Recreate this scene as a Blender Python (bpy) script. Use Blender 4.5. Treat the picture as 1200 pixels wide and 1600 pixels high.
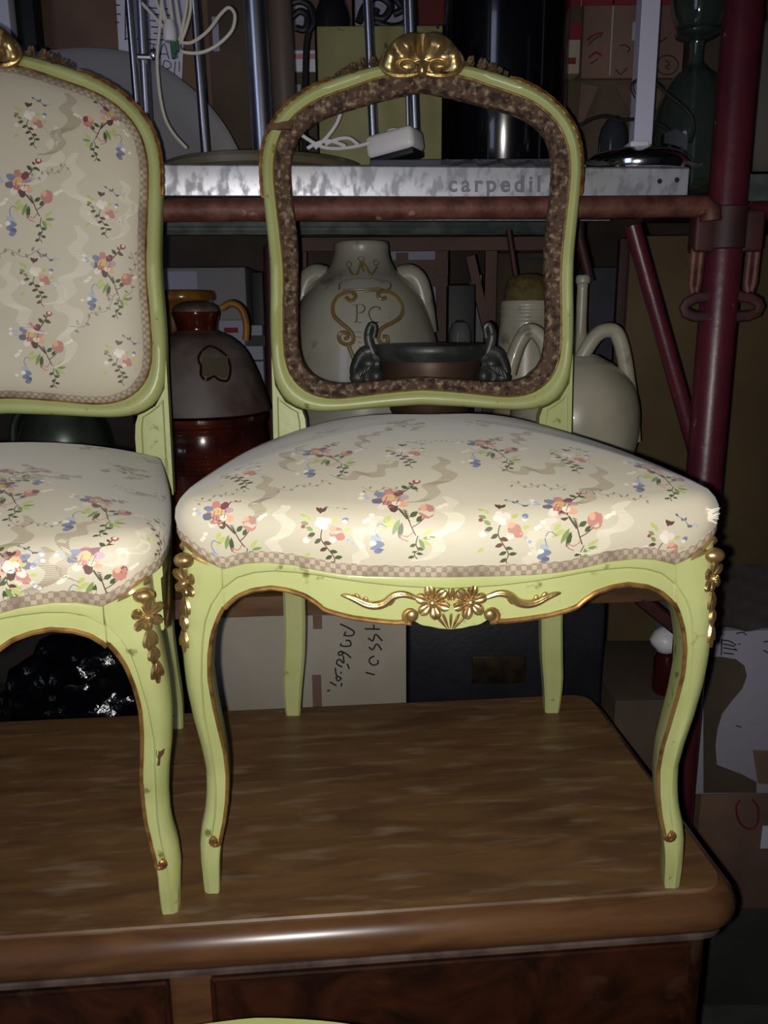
import bpy, bmesh, math, random
import numpy as np
from mathutils import Vector, Matrix
from mathutils.bvhtree import BVHTree

for _o in list(bpy.data.objects):
    bpy.data.objects.remove(_o, do_unlink=True)
SC = bpy.context.scene
COL = SC.collection
rnd = random.Random(7)
PI = math.pi

# ------------------------------------------------------------------ camera
# world: z = 0 is the top of the dresser, the floor lies at FLOOR
FLOOR = -0.80
CAM_POS = Vector((-.0585, -.7232, .5581))
PITCH, YAW, ROLL, FPX = math.radians(13.6), math.radians(.3), math.radians(.46), 1300.0
_fw = Vector((math.sin(YAW)*math.cos(PITCH), math.cos(YAW)*math.cos(PITCH), -math.sin(PITCH)))
_rt0 = Vector((math.cos(YAW), -math.sin(YAW), 0)); _up0 = _rt0.cross(_fw)
_rt = _rt0*math.cos(ROLL) - _up0*math.sin(ROLL)
_up = _rt0*math.sin(ROLL) + _up0*math.cos(ROLL)
cd = bpy.data.cameras.new('camera'); cam = bpy.data.objects.new('camera', cd); COL.objects.link(cam)
cd.sensor_fit = 'VERTICAL'; cd.sensor_height = 36; cd.lens = FPX/1600*36; cd.clip_start = .02
cam.matrix_world = Matrix(((_rt.x, _up.x, -_fw.x, CAM_POS.x), (_rt.y, _up.y, -_fw.y, CAM_POS.y),
                           (_rt.z, _up.z, -_fw.z, CAM_POS.z), (0, 0, 0, 1)))
SC.camera = cam

# ------------------------------------------------------------------ light
SC.view_settings.view_transform = 'Standard'; SC.view_settings.look = 'None'
SC.view_settings.gamma = 1; SC.view_settings.use_curve_mapping = False
SC.view_settings.exposure = 0.0
w = bpy.data.worlds.new('world'); SC.world = w; w.use_nodes = True
w.node_tree.nodes['Background'].inputs[0].default_value = (.62, .66, 1.0, 1)
w.node_tree.nodes['Background'].inputs[1].default_value = .012
# the camera's own flash, a hair left of and below the lens
fl = bpy.data.lights.new('camera_flash', 'SPOT'); fo = bpy.data.objects.new('camera_flash', fl); COL.objects.link(fo)
fl.energy = 27; fl.spot_size = math.radians(104); fl.spot_blend = .85; fl.shadow_soft_size = .004
fl.color = (1.0, .975, .93)
fo.location = CAM_POS - _rt*.014 - _up*.005
fo.rotation_euler = cam.matrix_world.to_euler()
# daylight from an open door far behind and left of the photographer
dl = bpy.data.lights.new('open_door_daylight', 'AREA'); do = bpy.data.objects.new('open_door_daylight', dl); COL.objects.link(do)
dl.shape = 'RECTANGLE'; dl.size = .8; dl.size_y = 2.1; dl.energy = 13; dl.color = (.62, .70, 1.0)
do.location = (-1.9, -2.6, .95)
do.rotation_euler = (Vector((0, .6, .6))-do.location).to_track_quat('-Z', 'Y').to_euler()

# ------------------------------------------------------------------ helpers
def P(px, py, Y, slope=0.0):
    """point of the place seen at photo pixel (px, py) on the plane y = Y + slope*x"""
    r = _fw + _rt*((px-600)/FPX) - _up*((py-800)/FPX)
    t = (Y + slope*CAM_POS.x - CAM_POS.y)/(r.y - slope*r.x)
    return CAM_POS + r*t
def ray(px, py):
    return (_fw + _rt*((px-600)/FPX) - _up*((py-800)/FPX)).normalized()
def depth(p): return (Vector(p)-CAM_POS).dot(_fw)
def srgb(r, g, b):
    f = lambda c: (c/255/12.92) if c <= 10 else ((c/255+.055)/1.055)**2.4
    return (f(r), f(g), f(b), 1)

MATS = {}
def mat(name, col, rough=.5, metal=0, col2=None, scale=8, detail=4, lo=.4, hi=.6, bump=0, bscale=None, coord='Object',
        stretch=None, spec=.5, coat=0, trans=0, sheen=0, col3=None, scale3=30, lo3=.6, hi3=.7, rough2=None, ior=1.45, dist=0.0):
    if name in MATS: return MATS[name]
    m = bpy.data.materials.new(name); m.use_nodes = True; N = m.node_tree.nodes; L = m.node_tree.links
    b = N['Principled BSDF']
    b.inputs['Base Color'].default_value = col; b.inputs['Roughness'].default_value = rough
    b.inputs['Metallic'].default_value = metal; b.inputs['Specular IOR Level'].default_value = spec
    b.inputs['Coat Weight'].default_value = coat; b.inputs['Transmission Weight'].default_value = trans
    b.inputs['Sheen Weight'].default_value = sheen; b.inputs['IOR'].default_value = ior
    if col2 or bump or col3:
        tc = N.new('ShaderNodeTexCoord'); mp = N.new('ShaderNodeMapping'); L.new(tc.outputs[coord], mp.inputs[0])
        if stretch: mp.inputs['Scale'].default_value = stretch
    if col2:
        nz = N.new('ShaderNodeTexNoise'); nz.inputs['Scale'].default_value = scale; nz.inputs['Detail'].default_value = detail
        nz.inputs['Distortion'].default_value = dist
        L.new(mp.outputs[0], nz.inputs['Vector'])
        rp = N.new('ShaderNodeValToRGB'); rp.color_ramp.elements[0].position = lo; rp.color_ramp.elements[1].position = hi
        rp.color_ramp.elements[0].color = col; rp.color_ramp.elements[1].color = col2
        L.new(nz.outputs['Fac'], rp.inputs[0]); out = rp.outputs[0]
        if rough2 is not None:
            mr = N.new('ShaderNodeMapRange'); mr.inputs[1].default_value = lo; mr.inputs[2].default_value = hi
            mr.inputs[3].default_value = rough; mr.inputs[4].default_value = rough2
            L.new(nz.outputs['Fac'], mr.inputs[0]); L.new(mr.outputs[0], b.inputs['Roughness'])
        if col3:
            n3 = N.new('ShaderNodeTexNoise'); n3.inputs['Scale'].default_value = scale3; n3.inputs['Detail'].default_value = 6
            L.new((mp.outputs[0] if stretch else tc.outputs[coord]), n3.inputs['Vector'])
            r3 = N.new('ShaderNodeMapRange'); r3.inputs[1].default_value = lo3; r3.inputs[2].default_value = hi3
            L.new(n3.outputs['Fac'], r3.inputs[0])
            mx = N.new('ShaderNodeMixRGB'); L.new(r3.outputs[0], mx.inputs[0]); L.new(out, mx.inputs[1]); mx.inputs[2].default_value = col3
            out = mx.outputs[0]
        L.new(out, b.inputs['Base Color'])
    if bump:
        nb = N.new('ShaderNodeTexNoise'); nb.inputs['Scale'].default_value = bscale or scale; nb.inputs['Detail'].default_value = 5
        L.new(mp.outputs[0], nb.inputs['Vector'])
        bp = N.new('ShaderNodeBump'); bp.inputs['Strength'].default_value = bump; bp.inputs['Distance'].default_value = .004
        L.new(nb.outputs['Fac'], bp.inputs['Height']); L.new(bp.outputs[0], b.inputs['Normal'])
    MATS[name] = m
    return m

class MB:
    """collects shapes for ONE mesh object"""
    def __init__(s): s.v = []; s.f = []; s.uv = None
    def add(s, vs, fs):
        n = len(s.v); s.v += [tuple(p) for p in vs]; s.f += [tuple(i+n for i in f) for f in fs]; return s
    def box(s, lo, hi, bev=0.0):
        x0, y0, z0 = lo; x1, y1, z1 = hi
        if bev <= 0:
            s.add([(x0,y0,z0),(x1,y0,z0),(x1,y1,z0),(x0,y1,z0),(x0,y0,z1),(x1,y0,z1),(x1,y1,z1),(x0,y1,z1)],
                  [(0,3,2,1),(4,5,6,7),(0,1,5,4),(1,2,6,5),(2,3,7,6),(3,0,4,7)]); return s
        b = bmesh.new(); bmesh.ops.create_cube(b, size=1)
        for q in b.verts: q.co = Vector(((x0+x1)/2+q.co.x*(x1-x0), (y0+y1)/2+q.co.y*(y1-y0), (z0+z1)/2+q.co.z*(z1-z0)))
        bmesh.ops.bevel(b, geom=b.edges[:]+b.verts[:], offset=bev, segments=3, affect='EDGES', profile=.5)
        return s.bm(b)
    def bm(s, b):
        b.verts.index_update(); s.add([tuple(q.co) for q in b.verts], [tuple(q.index for q in f.verts) for f in b.faces]); b.free(); return s
    def loft(s, secs, closed=True, caps=True, loop=False):
        n = len(secs[0]); vs = [p for sec in secs for p in sec]; fs = []
        m = len(secs)
        for i in range(m if loop else m-1):
            j = (i+1) % m
            for k in range(n if closed else n-1):
                l = (k+1) % n
                fs.append((i*n+k, i*n+l, j*n+l, j*n+k))
        if caps and closed and not loop:
            fs.append(tuple(reversed(range(n)))); fs.append(tuple((m-1)*n+k for k in range(n)))
        return s.add(vs, fs)
    def tube(s, pts, r, n=8, loop=False, flat=1.0, up=None):
        pts = [Vector(p) for p in pts]; m = len(pts); secs = []
        prev = None
        for i, p in enumerate(pts):
            a = pts[(i-1) % m] if (loop or i > 0) else p; b = pts[(i+1) % m] if (loop or i < m-1) else p
            t = (b-a).normalized() if (b-a).length > 1e-9 else Vector((0,0,1))
            if up is not None: u = Vector(up)
            elif prev is None: u = Vector((0,0,1)) if abs(t.z) < .9 else Vector((1,0,0))
            else: u = prev
            u = (u - t*u.dot(t)).normalized(); prev = u; v = t.cross(u)
            rr = r(i/(m-1)) if callable(r) else (r[i] if isinstance(r, (list, tuple)) else r)
            secs.append([p + u*(rr*flat*math.cos(2*PI*k/n)) + v*(rr*math.sin(2*PI*k/n)) for k in range(n)])
        return s.loft(secs, True, True, loop)
    def lathe(s, prof, n=32, c=(0,0,0), squash=1.0):
        secs = []
        for r, z in prof:
            secs.append([(c[0]+max(r,1e-4)*math.cos(2*PI*k/n), c[1]+max(r,1e-4)*squash*math.sin(2*PI*k/n), c[2]+z) for k in range(n)])
        return s.loft(secs)
    def ball(s, c, rad, rot=None, n=12, m=8):
        R = rot or Matrix.Identity(3); c = Vector(c)
        secs = []
        for i in range(m+1):
            t = PI*i/m
            secs.append([c + R @ Vector((rad[0]*max(math.sin(t),.02)*math.cos(2*PI*k/n), rad[1]*max(math.sin(t),.02)*math.sin(2*PI*k/n), rad[2]*math.cos(t))) for k in range(n)])
        return s.loft(secs)
    def prism(s, poly, a, b):
        """poly of (u,v); a, b map (u,v) to the front and back points"""
        n = len(poly); vs = [a(*p) for p in poly]+[b(*p) for p in poly]
        fs = [tuple(range(n)), tuple(reversed(range(n, 2*n)))]+[(i, i+n, (i+1) % n+n, (i+1) % n) for i in range(n)]
        return s.add(vs, fs)
    def build(s, name, m, parent=None, smooth=True, angle=40, loc=None, rot=None, **props):
        me = bpy.data.meshes.new(name); me.from_pydata(s.v, [], s.f); me.update()
        b = bmesh.new(); b.from_mesh(me); bmesh.ops.recalc_face_normals(b, faces=b.faces[:]); b.to_mesh(me); b.free()
        if m: me.materials.append(m)
        if smooth:
            me.polygons.foreach_set('use_smooth', [True]*len(me.polygons))
            me.set_sharp_from_angle(angle=math.radians(angle))
        o = bpy.data.objects.new(name, me); COL.objects.link(o)
        if parent: o.parent = parent
        if loc is not None: o.location = loc
        if rot is not None: o.rotation_euler = rot
        for k, v in props.items(): o[k] = v
        return o

def thing(name, label, cat, loc=(0,0,0), rotz=0, group=None):
    o = bpy.data.objects.new(name, None); COL.objects.link(o); o.empty_display_size = .05
    o.location = loc; o.rotation_euler = (0, 0, rotz); o['label'] = label; o['category'] = cat
    if group: o['group'] = group
    return o
def tag(o, label, cat, group=None):
    o['label'] = label; o['category'] = cat
    if group: o['group'] = group
    return o
def struct(o): o['kind'] = 'structure'; return o
def ip(x, tab):
    return float(np.interp(x, [t[0] for t in tab], [t[1] for t in tab]))
def catmull(pts, per=6, closed=False):
    pts = [Vector(p) for p in pts]; n = len(pts); out = []
    for i in range(n if closed else n-1):
        p0 = pts[(i-1) % n] if (closed or i > 0) else pts[0]*2-pts[1]
        p1 = pts[i]; p2 = pts[(i+1) % n]
        p3 = pts[(i+2) % n] if (closed or i+2 < n) else pts[-1]*2-pts[-2]
        for k in range(per):
            t = k/per
            out.append(.5*((2*p1)+(p2-p0)*t+(2*p0-5*p1+4*p2-p3)*t*t+(3*p1-p0-3*p2+p3)*t**3))
    if not closed: out.append(pts[-1].copy())
    return out

# ------------------------------------------------------------------ materials shared by the chairs
M_GREEN = mat('pistachio_paint', srgb(178,183,122), .33, col2=srgb(168,172,108), scale=14, lo=.35, hi=.7, bump=.06, bscale=90,
              col3=srgb(112,110,62), scale3=55, lo3=.66, hi3=.74)
M_GOLD = mat('worn_gilding', srgb(190,160,106), .30, .80, col2=srgb(122,86,50), scale=70, lo=.50, hi=.72, bump=.12, bscale=160)
M_GILTLINE = mat('rubbed_gilt_line', srgb(170,130,74), .38, .6, col2=srgb(112,72,42), scale=60, lo=.42, hi=.66)
M_BARE = mat('stripped_glued_wood', srgb(84,62,46), .8, col2=srgb(150,128,100), scale=150, lo=.50, hi=.68, bump=.7, bscale=120,
             col3=srgb(50,32,24), scale3=110, lo3=.5, hi3=.62)
M_FABRIC = mat('cream_satin_brocade', srgb(208,199,176), .48, col2=srgb(199,189,163), scale=5, lo=.35, hi=.7, bump=.05, bscale=900, sheen=.3, spec=.35)
# ------------------------------------------------------------------ chairs
ZIN = [(0,.2965),(.010,.2975),(.017,.2995),(.024,.3005),(.0300,.3045),(.0317,.3060),(.0456,.3046),(.0617,.3060),(.082,.3085),(.0959,.3118),(.1061,.3150),(.1119,.3205),(.122,.327),(.1359,.3312),(.15,.3328),(.1667,.3296),(.1797,.3235),(.1897,.3145),(.1968,.304)]
ZTOP = [(0,.3458),(.035,.346),(.07,.3464),(.09,.3478),(.11,.3507),(.1313,.3549),(.155,.3564),(.172,.3545),(.191,.3487),(.203,.354),(.214,.361),(.222,.367),(.235,.370)]
ZST = [(0,.3348),(.042,.337),(.0714,.34),(.0916,.3427),(.111,.3457),(.13,.3475),(.148,.348),(.164,.346),(.179,.341),(.192,.3305)]
XIN = [(0,.2200),(.0154,.2195),(.042,.218),(.058,.216),(.0757,.212),(.10,.208),(.1238,.2062),(.155,.2062),(.1843,.209),(.21,.211),(.2387,.2117),(.2646,.209),(.287,.204),(.304,.197),(.3145,.191),(.4,.191)]
XOUT = [(0,.2375),(.0156,.2375),(.0333,.238),(.0512,.2385),(.069,.2365),(.0874,.232),(.1069,.2296),(.131,.229),(.158,.2308),(.192,.235),(.225,.2368),(.255,.236),(.287,.233),(.306,.231),(.33,.228),(.38,.226)]
XST = [(0,.2285),(.03,.228),(.06,.225),(.0824,.221),(.1067,.2185),(.131,.2185),(.1635,.2195),(.198,.2215),(.239,.219),(.2627,.216),(.2826,.213),(.3017,.2087),(.3174,.202),(.3305,.192),(.34,.191)]
YF = [(0,-.012),(.03,-.014),(.08,-.006),(.13,-.006),(.2,-.022),(.27,-.042),(.31,-.05),(.5,-.05)]
DEP = [(0,.026),(.05,.027),(.12,.024),(.2,.032),(.28,.042),(.36,.046)]
SEAM = .191
def yfront(x, z):
    return ip(z, YF) - .02*max(0, 1-(x/.2)**2)*min(1, max(0, (z-.2)/.06))
BO = [(0.0000,0.8681),(0.0231,0.8669),(0.0461,0.8641),(0.0688,0.8606),(0.0911,0.8544),(0.1132,0.8477),(0.1350,0.8399),(0.1555,0.8293),(0.1739,0.8156),(0.1899,0.7989),(0.2015,0.7792),(0.2073,0.7569),(0.2083,0.7338),(0.2070,0.7107),(0.2052,0.6876),(0.2031,0.6645),(0.2011,0.6415),(0.1996,0.6184),(0.2000,0.5953),(0.2008,0.5721),(0.2015,0.5490),(0.2020,0.5259),(0.2010,0.5027),(0.2000,0.4796),(0.1955,0.4570),(0.1820,0.4387),(0.1614,0.4291),(0.1386,0.4260),(0.1155,0.4270),(0.0924,0.4285),(0.0693,0.4306),(0.0462,0.4322),(0.0231,0.4334),(0.0000,0.4345)]
BG = [(0.0000,0.8506),(0.0212,0.8502),(0.0425,0.8497),(0.0630,0.8444),(0.0831,0.8377),(0.1032,0.8309),(0.1236,0.8252),(0.1431,0.8169),(0.1606,0.8052),(0.1754,0.7901),(0.1863,0.7720),(0.1910,0.7515),(0.1921,0.7303),(0.1905,0.7091),(0.1883,0.6880),(0.1863,0.6668),(0.1842,0.6457),(0.1822,0.6245),(0.1812,0.6033),(0.1821,0.5821),(0.1830,0.5609),(0.1836,0.5396),(0.1836,0.5184),(0.1831,0.4971),(0.1774,0.4769),(0.1651,0.4603),(0.1473,0.4494),(0.1268,0.4446),(0.1057,0.4453),(0.0846,0.4476),(0.0635,0.4504),(0.0424,0.4528),(0.0212,0.4544),(0.0000,0.4555)]
BI = [(0.0000,0.8330),(0.0191,0.8301),(0.0381,0.8263),(0.0569,0.8219),(0.0757,0.8172),(0.0944,0.8120),(0.1131,0.8068),(0.1314,0.8007),(0.1483,0.7913),(0.1626,0.7786),(0.1691,0.7603),(0.1717,0.7412),(0.1714,0.7218),(0.1700,0.7026),(0.1674,0.6834),(0.1653,0.6641),(0.1635,0.6448),(0.1633,0.6254),(0.1639,0.6061),(0.1648,0.5867),(0.1657,0.5674),(0.1663,0.5480),(0.1660,0.5286),(0.1655,0.5092),(0.1623,0.4905),(0.1515,0.4750),(0.1349,0.4659),(0.1159,0.4627),(0.0966,0.4634),(0.0773,0.4647),(0.0580,0.4665),(0.0387,0.4684),(0.0194,0.4696),(0.0000,0.4705)]
def full(h, it=1):
    a = np.array(h)
    for _ in range(it):
        b = a.copy(); b[1:-1] = a[1:-1]*.5+(a[:-2]+a[2:])*.25; a = b
    right = [Vector((x, z, 0)) for x, z in a]; left = [Vector((-x, z, 0)) for x, z in a[1:-1][::-1]]
    c = catmull(right+left, 2, True)
    return [(p.x, p.y) for p in c]
FO, FG, FI = full(BO), full(BG), full(BI)
NB = len(FO)
def yback(z): return .389+(z-.438)*.112
OUTL = [(0,-.0695),(.06,-.0675),(.12,-.0615),(.17,-.0535),(.2,-.048),(.217,-.042),(.2275,-.031),(.2325,-.012),(.232,.03),(.224,.12),(.212,.22),(.2,.31),(.19,.362),(.178,.380),(.15,.385),(.07,.387),(0,.388)]

def petal(mb, c, d, n, ln, wd, ht, cup=.25):
    """carved petal from c along d, standing proud along n, with a groove down its length"""
    d = Vector(d).normalized(); n = Vector(n).normalized(); s = n.cross(d); c = Vector(c)
    secs = []
    for i in range(7):
        t = i/6; wv = wd*math.sin(PI*min(1, .12+t*.80))**.7 * (.35+.65*t) * 1.15
        h = ht*(.55+.6*math.sin(PI*t*.9))
        row = []
        for k in range(7):
            u = -1+2*k/6
            row.append(c+d*(ln*t)+s*(wv*u)+n*(h*(1-u*u)**.5*(1-.35*math.exp(-(u*3)**2)) - .001))
        row.append(c+d*(ln*t)+s*(wv*.5)-n*.0015); row.append(c+d*(ln*t)-s*(wv*.5)-n*.0015)
        secs.append(row)
    mb.loft(secs)
def flower(parent, c, n, r, np_=6, rot0=0.3, upv=(0,0,1), name='gilt_flower', petals=None, m=None):
    """gilt flower: petals round a button"""
    m = m or M_GOLD
    n = Vector(n).normalized(); u = Vector(upv); u = (u-n*u.dot(n)).normalized(); s = u.cross(n); c = Vector(c)
    mb = MB(); mb.ball(c+n*r*.12, (r*.30, r*.30, r*.30), n=10, m=6)
    for k in range(8): mb.ball(c+n*r*.30+(u*math.cos(k*PI/4)+s*math.sin(k*PI/4))*r*.2, (r*.07,)*3, n=5, m=4)
    o = mb.build(name, m, parent)
    for k in range(np_):
        a = rot0+2*PI*k/np_; ln = r*(petals[k] if petals else 1)
        q = MB(); d = u*math.cos(a)+s*math.sin(a)
        petal(q, c+d*r*.16, d+n*.12, n, ln*.84, r*2.5/np_, r*.22)
        q.build('petal', m, o)
    return o

def leg_front(parent, sx):
    mb = MB(); secs = []
    zs = [0,.004]+list(np.linspace(.012,.30,30))+[.308,.316,.324,.332,.34,.35,.36,.37]
    for z in zs:
        xi, xo, xs = ip(z, XIN), ip(z, XOUT), ip(z, XST); dp = ip(z, DEP)
        xs = max(xi+.0004, min(xs, xo-.009))
        lift = .0024*min(1, max(0, (z-.035)/.03))
        ch = .006+.004*min(1, z/.3)
        pts = []
        for x, dy in ((xi,.0012),(xi+.0012,0),((xi+xs)/2,0),(xs-.0006,0),(xs+.0008,-lift),((xs+xo-ch)/2,-lift-.0006),(xo-ch,-lift)):
            pts.append((x, yfront(x, z)+dy))
        yf = yfront(xo, z)
        pts += [(xo-ch*.35, yf+ch*.3-lift*.5), (xo, yf+ch), (xo, yf+dp*.6), (xo-.002, yf+dp), (xi+.006, yf+dp+.002), (xi+.001, yf+dp*.75)]
        if z < .006: pts = [((x-.2285)*(.9+z*16)+.2285, y) for x, y in pts]
        secs.append([(sx*x, y, min(z, ip(x, ZTOP)-.0005)) for x, y in pts])
    mb.loft(secs)
    o = mb.build('leg', M_GREEN, parent, angle=38)
    # gilt bead down the inner edge, ending in a small scroll on the foot
    path = []
    for z in np.linspace(.313, .060, 34): path.append((sx*(ip(z, XIN)+.0006), yfront(ip(z, XIN), z)-.0006, z))
    for a in np.linspace(0, 1.5*PI, 9):
        rr = .0052*(1-.35*a/(1.5*PI)); cx, cz = ip(.060, XIN)+.0058, .0585
        path.append((sx*(cx-rr*math.cos(a)), yfront(cx, .055)-.0018, cz-rr*math.sin(a)))
    MB().tube(path, lambda t: .0020 if t < .8 else .0020+.0007*(t-.8)/.2, 7).build('gilt_edge', M_GILTLINE, o)
    cx, cz = ip(.060, XIN)+.0068, .0585
    MB().ball((sx*cx, yfront(cx, .056)-.0012, cz), (.0036,.0026,.0036), n=10, m=6).build('scroll_knob', M_GILTLINE, o)
    # gilded lip along the ear under the braid, ending in a shell roll at the corner
    path = [(sx*x, yfront(x, .36)-.0012+max(0, x-.214)*.9, ip(x, ZTOP)-.0022) for x in np.linspace(.1925, .226, 12)]
    MB().tube(path, lambda t: .0012+.0028*t, 7).build('gilt_lip', M_GOLD, o)
    n = Vector((sx, -1, 0)).normalized()
    fc = Vector((sx*.2245, yfront(.2245, .33)+.0020, .334))
    mb = MB(); mb.ball(fc+Vector((sx*-.001, -.002, .021)), (.0095,.0075,.0068), n=12, m=8); mb.build('shell_roll', M_GOLD, o)
    f = flower(o, fc, n, .0145, 6, 0.0, petals=[1.35,1.2,1.05,.8,1.05,1.2])
    mb = MB(); z0 = .322
    for ln, wd, dz in ((.022,.0058,-.002),(.018,.0046,.014),(.024,.0036,.028)):
        for s2 in (-1, 0, 1):
            z = z0-dz
            c = Vector((sx*(ip(z, XOUT)-.0032), yfront(.23, z)+.0012, z))
            t = Vector((sx*.06, -.02, -1))+n.cross(Vector((0,0,1)))*(.28*s2)
            petal(mb, c, t, n, ln*(1 if s2 == 0 else .8), wd, .0026)
    mb.build('leaf_drop', M_GOLD, o)
    return o

def leg_back(parent, sx):
    mb = MB(); secs = []
    tab = [(0,.1845,.368,.010),(.02,.1843,.366,.0115),(.05,.183,.362,.0135),(.09,.179,.360,.0145),(.14,.1765,.360,.0145),(.2,.1765,.364,.015),(.28,.178,.380,.0165),(.36,.1785,.3985,.0175),(.42,.182,.406,.017)]
    zs = np.linspace(0, .372, 20)
    for z in zs:
        x = ip(z, [(t[0],t[1]) for t in tab]); y = ip(z, [(t[0],t[2]) for t in tab]); h = ip(z, [(t[0],t[3]) for t in tab])
        c = h*.25
        secs.append([(sx*(x+a), y+b, z) for a, b in ((-h+c,-h),(h-c,-h),(h,-h+c),(h,h-c),(h-c,h),(-h+c,h),(-h,h-c),(-h,-h+c))])
    mb.loft(secs); return mb.build('leg', M_GREEN, parent, angle=38)

def front_rail(parent):
    mb = MB(); secs = []
    for x in np.linspace(-SEAM, SEAM, 121):
        a = abs(x); zi, zs, zt = ip(a, ZIN), ip(a, ZST), ip(a, ZTOP)
        zs = min(zs, zt-.002); r = []
        for z, dy in ((zi,.026),(zi,.0015),(zi+.0012,0),(zi*.5+zs*.5,0),(zs-.0010,.0004),(zs+.0010,-.0026),((zs+zt)/2,-.0030),(zt-.001,-.0022),(zt,.002),(zt,.03)):
            r.append((x, yfront(a, z)+dy, z))
        secs.append(r)
    mb.loft(secs); o = mb.build('front_rail', M_GREEN, parent, angle=35)
    n = Vector((0,-1,0))
    for sx in (-1, 1):
        path = []
        for a in np.linspace(1.55*PI, 0, 10):
            rr = .0066*(1-.45*a/(1.55*PI)); path.append((sx*(.0335+rr*math.sin(a)*1.0), yfront(.0335,.31)-.0020, .3115-rr*math.cos(a)))
        for x in np.linspace(.040, SEAM, 46): path.append((sx*x, yfront(x, .32)-.0008, ip(x, ZIN)+.0004))
        MB().tube(path, lambda t: .0022, 7).build('gilt_edge', M_GILTLINE, o)
        MB().ball((sx*.0325, yfront(.03,.31)-.0026, .3120), (.0055,.0036,.0055), n=14, m=8).build('scroll_knob', M_GOLD, o)
        # acanthus scroll
        pts = catmull([(.0295,.3270),(.039,.3300),(.0475,.3285),(.055,.3222),(.063,.3200),(.071,.3212),(.080,.3255),(.0875,.3282),(.0915,.3288)], 5)
        path = [(sx*p.x, yfront(p.x, .32)-.0016, p.y) for p in pts]
        mb = MB(); mb.tube(path, lambda t: .0008+.0031*math.sin(PI*min(1, .12+t*.88))**.8, 8)
        mb.tube([(p[0], p[1]-.0026, p[2]+.0010) for p in path[4:-8]], lambda t: .0010*math.sin(PI*(.1+.8*t)), 6)
        for bx, bz, dx, dz, ln in ((.0455,.3270,.8,-.9,.009),(.052,.3245,1,-.5,.009),(.068,.3218,.7,.9,.007),(.074,.3240,.8,.8,.008),(.060,.3212,1,-.15,.008)):
            petal(mb, (sx*bx, yfront(bx,.32)-.0012, bz), (sx*dx,0,dz), n, ln, .0022, .0022)
        mb.build('acanthus_scroll', M_GOLD, o)
        flower(o, (sx*.0155, yfront(.0155,.322)-.0022, .3232), n+Vector((sx*.15,0,.1)), .0145, 6, .25*sx, name='gilt_flower')
    mb = MB()
    for d in (-.75,-.38,0,.38,.75):
        petal(mb, (d*.004, yfront(0,.3)-.0006, .2985), (d,0,1), n, .017, .0022, .0026)
    for d in (-.8,0,.8): petal(mb, (d*.002, yfront(0,.33)-.0026, .325), (d,0,1.1), n, .011, .0034, .003)
    mb.build('leaf_spray', M_GOLD, o)
    return o

def side_rail(parent, sx):
    mb = MB(); secs = []
    for i in range(25):
        t = i/24; y = -.004+t*.362; x = ip(y, [(p[1],p[0]) for p in OUTL[7:13]])-.001
        zt = .368-.012*min(1, t*4); zi = .318+.016*math.sin(PI*t)**2-.012*(1-min(1, t*5))-.018*max(0, (t-.8)/.2)
        secs.append([(sx*(x-.022), y, zi),(sx*(x-.001), y, zi),(sx*x, y, zi+.002),(sx*x, y, zt-.014),(sx*(x+.002), y, zt-.012),(sx*(x+.002), y, zt-.001),(sx*(x-.022), y, zt)])
    mb.loft(secs); o = mb.build('side_rail', M_GREEN, parent, angle=35)
    MB().tube([(sx*(ip(y,[(p[1],p[0]) for p in OUTL[7:13]])-.001), y, .3185+.016*math.sin(PI*(y+.004)/.362)**2-.012*(1-min(1,(y+.004)/.362*5))-.018*max(0,((y+.004)/.362-.8)/.2)) for y in np.linspace(.0,.35,24)], .0017, 6).build('gilt_edge', M_GILTLINE, o)
    return o

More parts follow.
